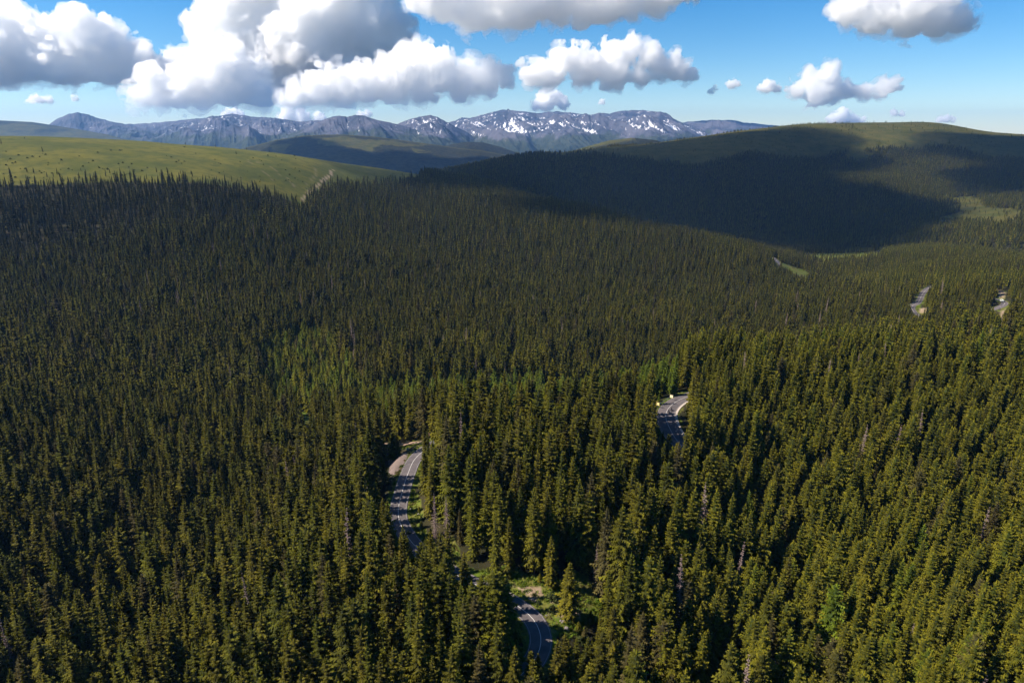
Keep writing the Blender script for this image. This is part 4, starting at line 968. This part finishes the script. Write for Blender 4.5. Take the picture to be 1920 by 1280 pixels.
def cloud(balls, base, label, vox, amp, seed, mat=None):
    C = np.array([b[0] for b in balls]); Rr = np.array([b[1] for b in balls]); pad = amp*2+vox*4
    lo = (C-Rr[:, None]).min(0)-pad; hi = (C+Rr[:, None]).max(0)+pad; lo[2] = max(lo[2], base-amp*3-vox*4); n = np.ceil((hi-lo)/vox).astype(int)+1
    ax = [lo[k]+vox*np.arange(n[k]) for k in range(3)]; far_ = amp*3; S = np.full(n, far_, np.float32)
    for c, r in zip(C, Rr):
        q = [slice(max(0, int((c[k]-r-far_*.6-lo[k])/vox)), max(0, min(n[k], int((c[k]+r+far_*.6-lo[k])/vox)+2))) for k in range(3)]
        if any(a.stop <= a.start for a in q): continue
        d = np.sqrt(((ax[0][q[0]]-c[0])**2)[:, None, None]+((ax[1][q[1]]-c[1])**2)[None, :, None]+((ax[2][q[2]]-c[2])**2)[None, None])-r
        S[q[0], q[1], q[2]] = np.minimum(S[q[0], q[1], q[2]], d)
    m = np.where(np.abs(S) < amp*2.2); W = [ax[k][m[k]] for k in range(3)]; d = np.zeros(len(m[0])); a = 1.; L_ = amp*4.2
    wx = noise3(W[0]/(L_*1.5), W[1]/(L_*1.5), W[2]/(L_*1.5), seed+31)*L_*.35
    for k in range(5):
        d += a*(np.abs(noise3((W[0]+wx)/L_+k*13.7, (W[1]-wx)/L_, (W[2]+wx)/L_, seed+k))*2.3-.55); a *= .70; L_ *= .53
        if L_ < vox*1.2: break
    low = sstep(base-amp, base+amp*4, W[2]); S[m] -= (d*amp*(.45+.55*low)).astype(np.float32)
    bn = noise2(ax[0]/(amp*6), 0*ax[0]+seed, seed)[:, None]*amp*.9+noise2(ax[0][:, None]/(amp*3), ax[1][None]/(amp*3), seed+3)*amp*1.1
    S = np.maximum(S, (base+bn[:, :, None]-ax[2][None, None])*.9)
    S[0] = S[-1] = far_; S[:, 0] = S[:, -1] = far_; S[:, :, 0] = S[:, :, -1] = far_
    S2 = S.copy(); m = np.where((S > -amp) & (S < amp*2.4)); W = [ax[k][m[k]] for k in range(3)]; d = np.zeros(len(m[0])); a = 1.; L_ = amp*3.2
    for k in range(4):
        d += a*noise3(W[0]/L_, W[1]/L_, W[2]/L_+k*5.1, seed+60+k); a *= .72; L_ *= .5
    S2[m] -= (amp*(.62+1.15*d)).astype(np.float32); S2[0] = S2[-1] = far_; S2[:, 0] = S2[:, -1] = far_; S2[:, :, 0] = S2[:, :, -1] = far_
    o = cloud_mesh(S, far_, vox, lo, None, mat or M_CLOUD, label)
    cloud_mesh(S2, far_, vox, lo, o, M_VEIL, None); return o
def cloud_mesh(S, far_, vox, lo, par, mat, label):
    g = openvdb.FloatGrid(float(far_)); g.copyFromArray(S.astype(np.float32)); P, T3, Q4 = g.convertToPolygons(isovalue=0., adaptivity=0.)
    V = np.asarray(P, float)*vox+lo; o0 = V.mean(0) if par is None else np.array(par.location); Q4 = np.asarray(Q4, int)
    A, B, D = V[Q4[:, 0]]-o0, V[Q4[:, 1]]-o0, V[Q4[:, 2]]-o0
    if (np.einsum('ij,ij->i', A, np.cross(B, D))).sum() < 0: Q4 = Q4[:, ::-1]
    Fl = [Q4]+([np.asarray(T3, int)] if len(T3) else [])
    me = mesh_np('cloud', V-o0, Fl, [mat], False)
    return link('thin_veil', me, par) if par is not None else thing('cloud', label, 'cloud', o0, 0, 'cumulus clouds', me)
def puffs(px_list, Y, seed, kids=14, depth=.35):
    g = np.random.default_rng(seed); out = []
    for (px, py, r) in px_list:
        yy = Y+g.uniform(-1, 1)*r*Y/FL*depth; c = at_Y(px, py, yy); zc = proj(c)[2]; Rw = r*zc/FL; out.append((c, Rw*.92))
        for k in range(kids if r > 14 else 7):
            v = g.normal(0, 1, 3); v[1] = -abs(v[1])*.9; v[2] = v[2]*.9+.35; v /= np.linalg.norm(v); rr = Rw*g.uniform(.22, .46); c2 = c+v*Rw*g.uniform(.72, 1.0); out.append((c2, rr))
            for q in range(3):
                v2 = v+g.normal(0, .6, 3); v2 /= np.linalg.norm(v2); out.append((c2+v2*rr*.85, rr*g.uniform(.3, .5)))
    return out
CL = [
 ('large white cumulus bank at the left edge of the sky', 150, [(-50,105,70),(20,78,48),(45,110,48),(110,80,42),(160,72,36),(192,92,36),(100,125,38),(225,108,32),(268,113,24),(305,117,15),(328,124,13),(300,140,20),(250,150,16),(15,140,32),(140,135,28),(190,132,28),(8,42,24),(235,128,22)], 19000),
 ('small pale cloud scrap low over the left mountains', 194, [(75,190,10),(58,191,7),(92,188,6)], 21000),
 ('tiny cloud scrap right of the small pale one over the left mountains', 189, [(139,186,4.5),(146,186,3.5)], 21000),
 ('huge towering grey and white cumulus left of the centre', 190, [(440,35,48),(470,-20,60),(540,0,70),(640,0,75),(690,55,60),(600,75,70),(520,85,62),(440,95,52),(405,62,28),(388,50,20),(725,70,36),(480,140,40),(560,140,44),(640,140,40),(560,170,26),(640,172,24),(700,150,28)], 23000),
 ('bright white cumulus shoulder at the lower left of the huge grey cloud', 200, [(425,140,42),(360,150,36),(308,170,27),(266,184,16),(470,165,34),(380,188,18),(430,185,22),(500,186,18),(335,190,14)], 17500),
 ('long low bright cumulus at the lower right of the huge grey cloud', 198, [(748,142,34),(785,118,26),(825,138,34),(875,148,28),(915,148,22),(945,149,13),(860,168,18),(790,168,24),(730,178,18),(690,178,18),(640,188,14),(590,193,12),(545,190,16),(600,168,27),(650,162,28),(690,158,26),(560,182,18),(712,150,22),(760,108,14)], 15500),
 ('white cloud puff behind the mountain top left of the centre', 226, [(425,216,10),(440,211,9),(450,218,10)], 26000),
 ('low white cloud peeping over the ridge below the huge cumulus', 232, [(545,220,13),(570,222,12),(600,222,10),(530,224,10)], 26000),
 ('small white cloud behind the dark peaks right of the huge cumulus', 226, [(678,217,8),(688,214,6)], 26000),
 ('long grey-based cloud cut by the top edge of the photo', 58, [(835,0,34),(800,-30,40),(885,12,46),(950,-5,52),(1030,-12,50),(1100,-8,42),(1165,-18,38),(1230,-22,34),(1280,-22,22),(895,45,18),(980,34,26),(1040,28,22),(1088,42,14),(1130,18,20)], 15000),
 ('broad white cumulus over the snowy mountains', 162, [(995,138,18),(1030,142,22),(1058,114,21),(1084,106,18),(1108,124,28),(1148,104,23),(1180,98,18),(1185,82,8),(1215,108,20),(1235,126,22),(1264,128,19),(1288,140,12),(1150,138,26),(1090,148,18),(1205,148,14)], 20000),
 ('white cloud scrap hanging below the broad cumulus', 208, [(1022,192,15),(1042,184,12),(1008,197,9),(1056,198,9),(1035,176,7)], 24000),
 ('round grey-white cumulus at the upper right', 72, [(1575,22,13),(1610,12,28),(1650,18,34),(1692,14,38),(1738,14,36),(1700,46,22),(1640,48,18),(1758,46,24),(1795,42,20),(1818,50,11),(1615,36,18)], 16000),
 ('small isolated cloud left of the right-hand cumulus', 173, [(1440,164,11),(1456,167,7),(1427,167,6)], 20000),
 ('bright ragged cumulus above the right-hand hill', 205, [(1498,165,15),(1520,152,16),(1546,150,22),(1546,132,8),(1530,178,19),(1560,174,17),(1590,170,14),(1622,171,13),(1656,166,15),(1678,160,8),(1524,198,9)], 19000),
 ('white cloud top peeping over the right-hand hill', 232, [(1576,219,12),(1562,226,9),(1596,228,10),(1614,230,6)], 24000),
 ('tiny cloud scrap between the two middle cumulus clouds', 168, [(1372,160,8),(1382,158,5)], 20000),
 ('tiny faint cloud scrap below the middle scrap', 178, [(1334,172,5),(1340,168,4)], 20000),
 ('tiny white cloud dot over the snowy peaks', 196, [(1130,192,5),(1126,195,3.5)], 22000),
 ('faint small cloud low over the right end of the hill', 219, [(1676,212,6),(1690,215,4.5)], 22000),
 ('flat white cloud sliver on the right hill crest', 230, [(1762,225,6),(1775,224,6),(1786,226,4)], 24000),
]
for q, (lb, by_, pl, Yd) in enumerate(CL):
    base = float(at_Y(700, by_, Yd)[2]); px1 = Yd*1.03/FL; big = max(p[2] for p in pl)
    cloud(puffs(pl, Yd, 300+q), base, lb, px1*(1.9 if big > 20 else 1.2), px1*min(9, max(2.0, big*.22)), 500+q*7, M_CLOUD if big > 20 else M_SMALL)

# clouds out of the frame, overhead to the left, that throw the big shadows on the far slopes
def shade_cloud(polys, Hf, zc, label, seed, step=13, rad=125, t0=1200, t1=5200):
    g = np.random.default_rng(seed); balls = []
    for poly in polys:
        poly = np.array(poly, float); lo, hi = poly.min(0), poly.max(0); gx, gy = np.meshgrid(np.arange(lo[0], hi[0]+1, step), np.arange(lo[1], hi[1]+1, step*.5)); gx, gy = gx.ravel(), gy.ravel(); q = in_poly(gx, gy, poly)
        P = hit(gx[q], gy[q], Hf, t0=t0, t1=t1, n=500); P = P[~np.isnan(P[:, 0])]
        for p in P:
            z_ = zc+g.uniform(-60, 60); balls.append((p+TOSUN*((z_-p[2])/TOSUN[2]), rad*g.uniform(.8, 1.15)))
    if not balls: return
    cloud(balls, zc-90, label, 55, 40, seed, M_THIN)
HX = lambda a, b: np.maximum(HH(a, b), H0(a, b))
shade_cloud([[(800,335),(1000,296),(1200,280),(1380,262),(1440,250),(1505,252),(1518,275),(1540,294),(1568,306),(1552,316),(1512,320),(1462,316),(1468,352),(1540,360),(1590,368),(1655,388),(1688,403),(1655,428),(1580,460),(1520,460),(1440,452),(1250,420),(1000,370)]], HX, 1080, 'broad cloud high to the left that shades the dark hillside', 901)
shade_cloud([[(1762,285),(1785,264),(1834,258),(1920,260),(2010,262),(2010,306),(1920,302),(1840,292)]], HX, 1080, 'flat cloud that shades the right end of the hill top', 902)
shade_cloud([[(1850,324),(1920,330),(2000,335),(2000,356),(1900,350)]], HX, 1080, 'small cloud that shades the hillside above the meadow', 903)
shade_cloud([[(872,340),(960,352),(1090,386),(1105,400),(1085,412),(1040,396),(960,366),(900,350)]], H0, 1080, 'small cloud that shades the forest behind the ridge', 904, step=9, rad=45, t0=900, t1=2600)

g = np.random.default_rng(905); poly = [(430,290),(480,272),(545,258),(590,266),(620,277),(700,290),(740,277),(830,288),(900,268),(975,294),(900,316),(560,320)]; balls = []
gx, gy = np.meshgrid(np.arange(430, 980, 11), np.arange(256, 320, 4.)); gx, gy = gx.ravel(), gy.ravel(); q = in_poly(gx, gy, poly)
for p in at_Y(gx[q], gy[q], 5600-(gy[q]-253)*26): z_ = 1330+g.uniform(-40, 40); balls.append((p+TOSUN*((z_-p[2])/TOSUN[2]), 95*g.uniform(.8, 1.2)))
cloud(balls, 1250, 'scattered cloud that shades the low wooded hill before the mountains', 55, 40, 905)
# ------------------------------------------------------------------ the air
b = MB(); b.box((0, 2400, 100), (42000, 33000, 1080)); t = NT('haze_air'); t.n.remove(t.b)
pv = t.new('ShaderNodeVolumePrincipled'); pv.inputs['Color'].default_value = (.24,.50,1.0,1); pv.inputs['Density'].default_value = 2.9e-5; pv.inputs['Anisotropy'].default_value = .2
for nme in ('Density Attribute', 'Color Attribute', 'Temperature Attribute'):
    if nme in pv.inputs: pv.inputs[nme].default_value = ''
t.l(pv.outputs[0], t.out.inputs['Volume']); b.link('haze', t.m, kind='stuff')
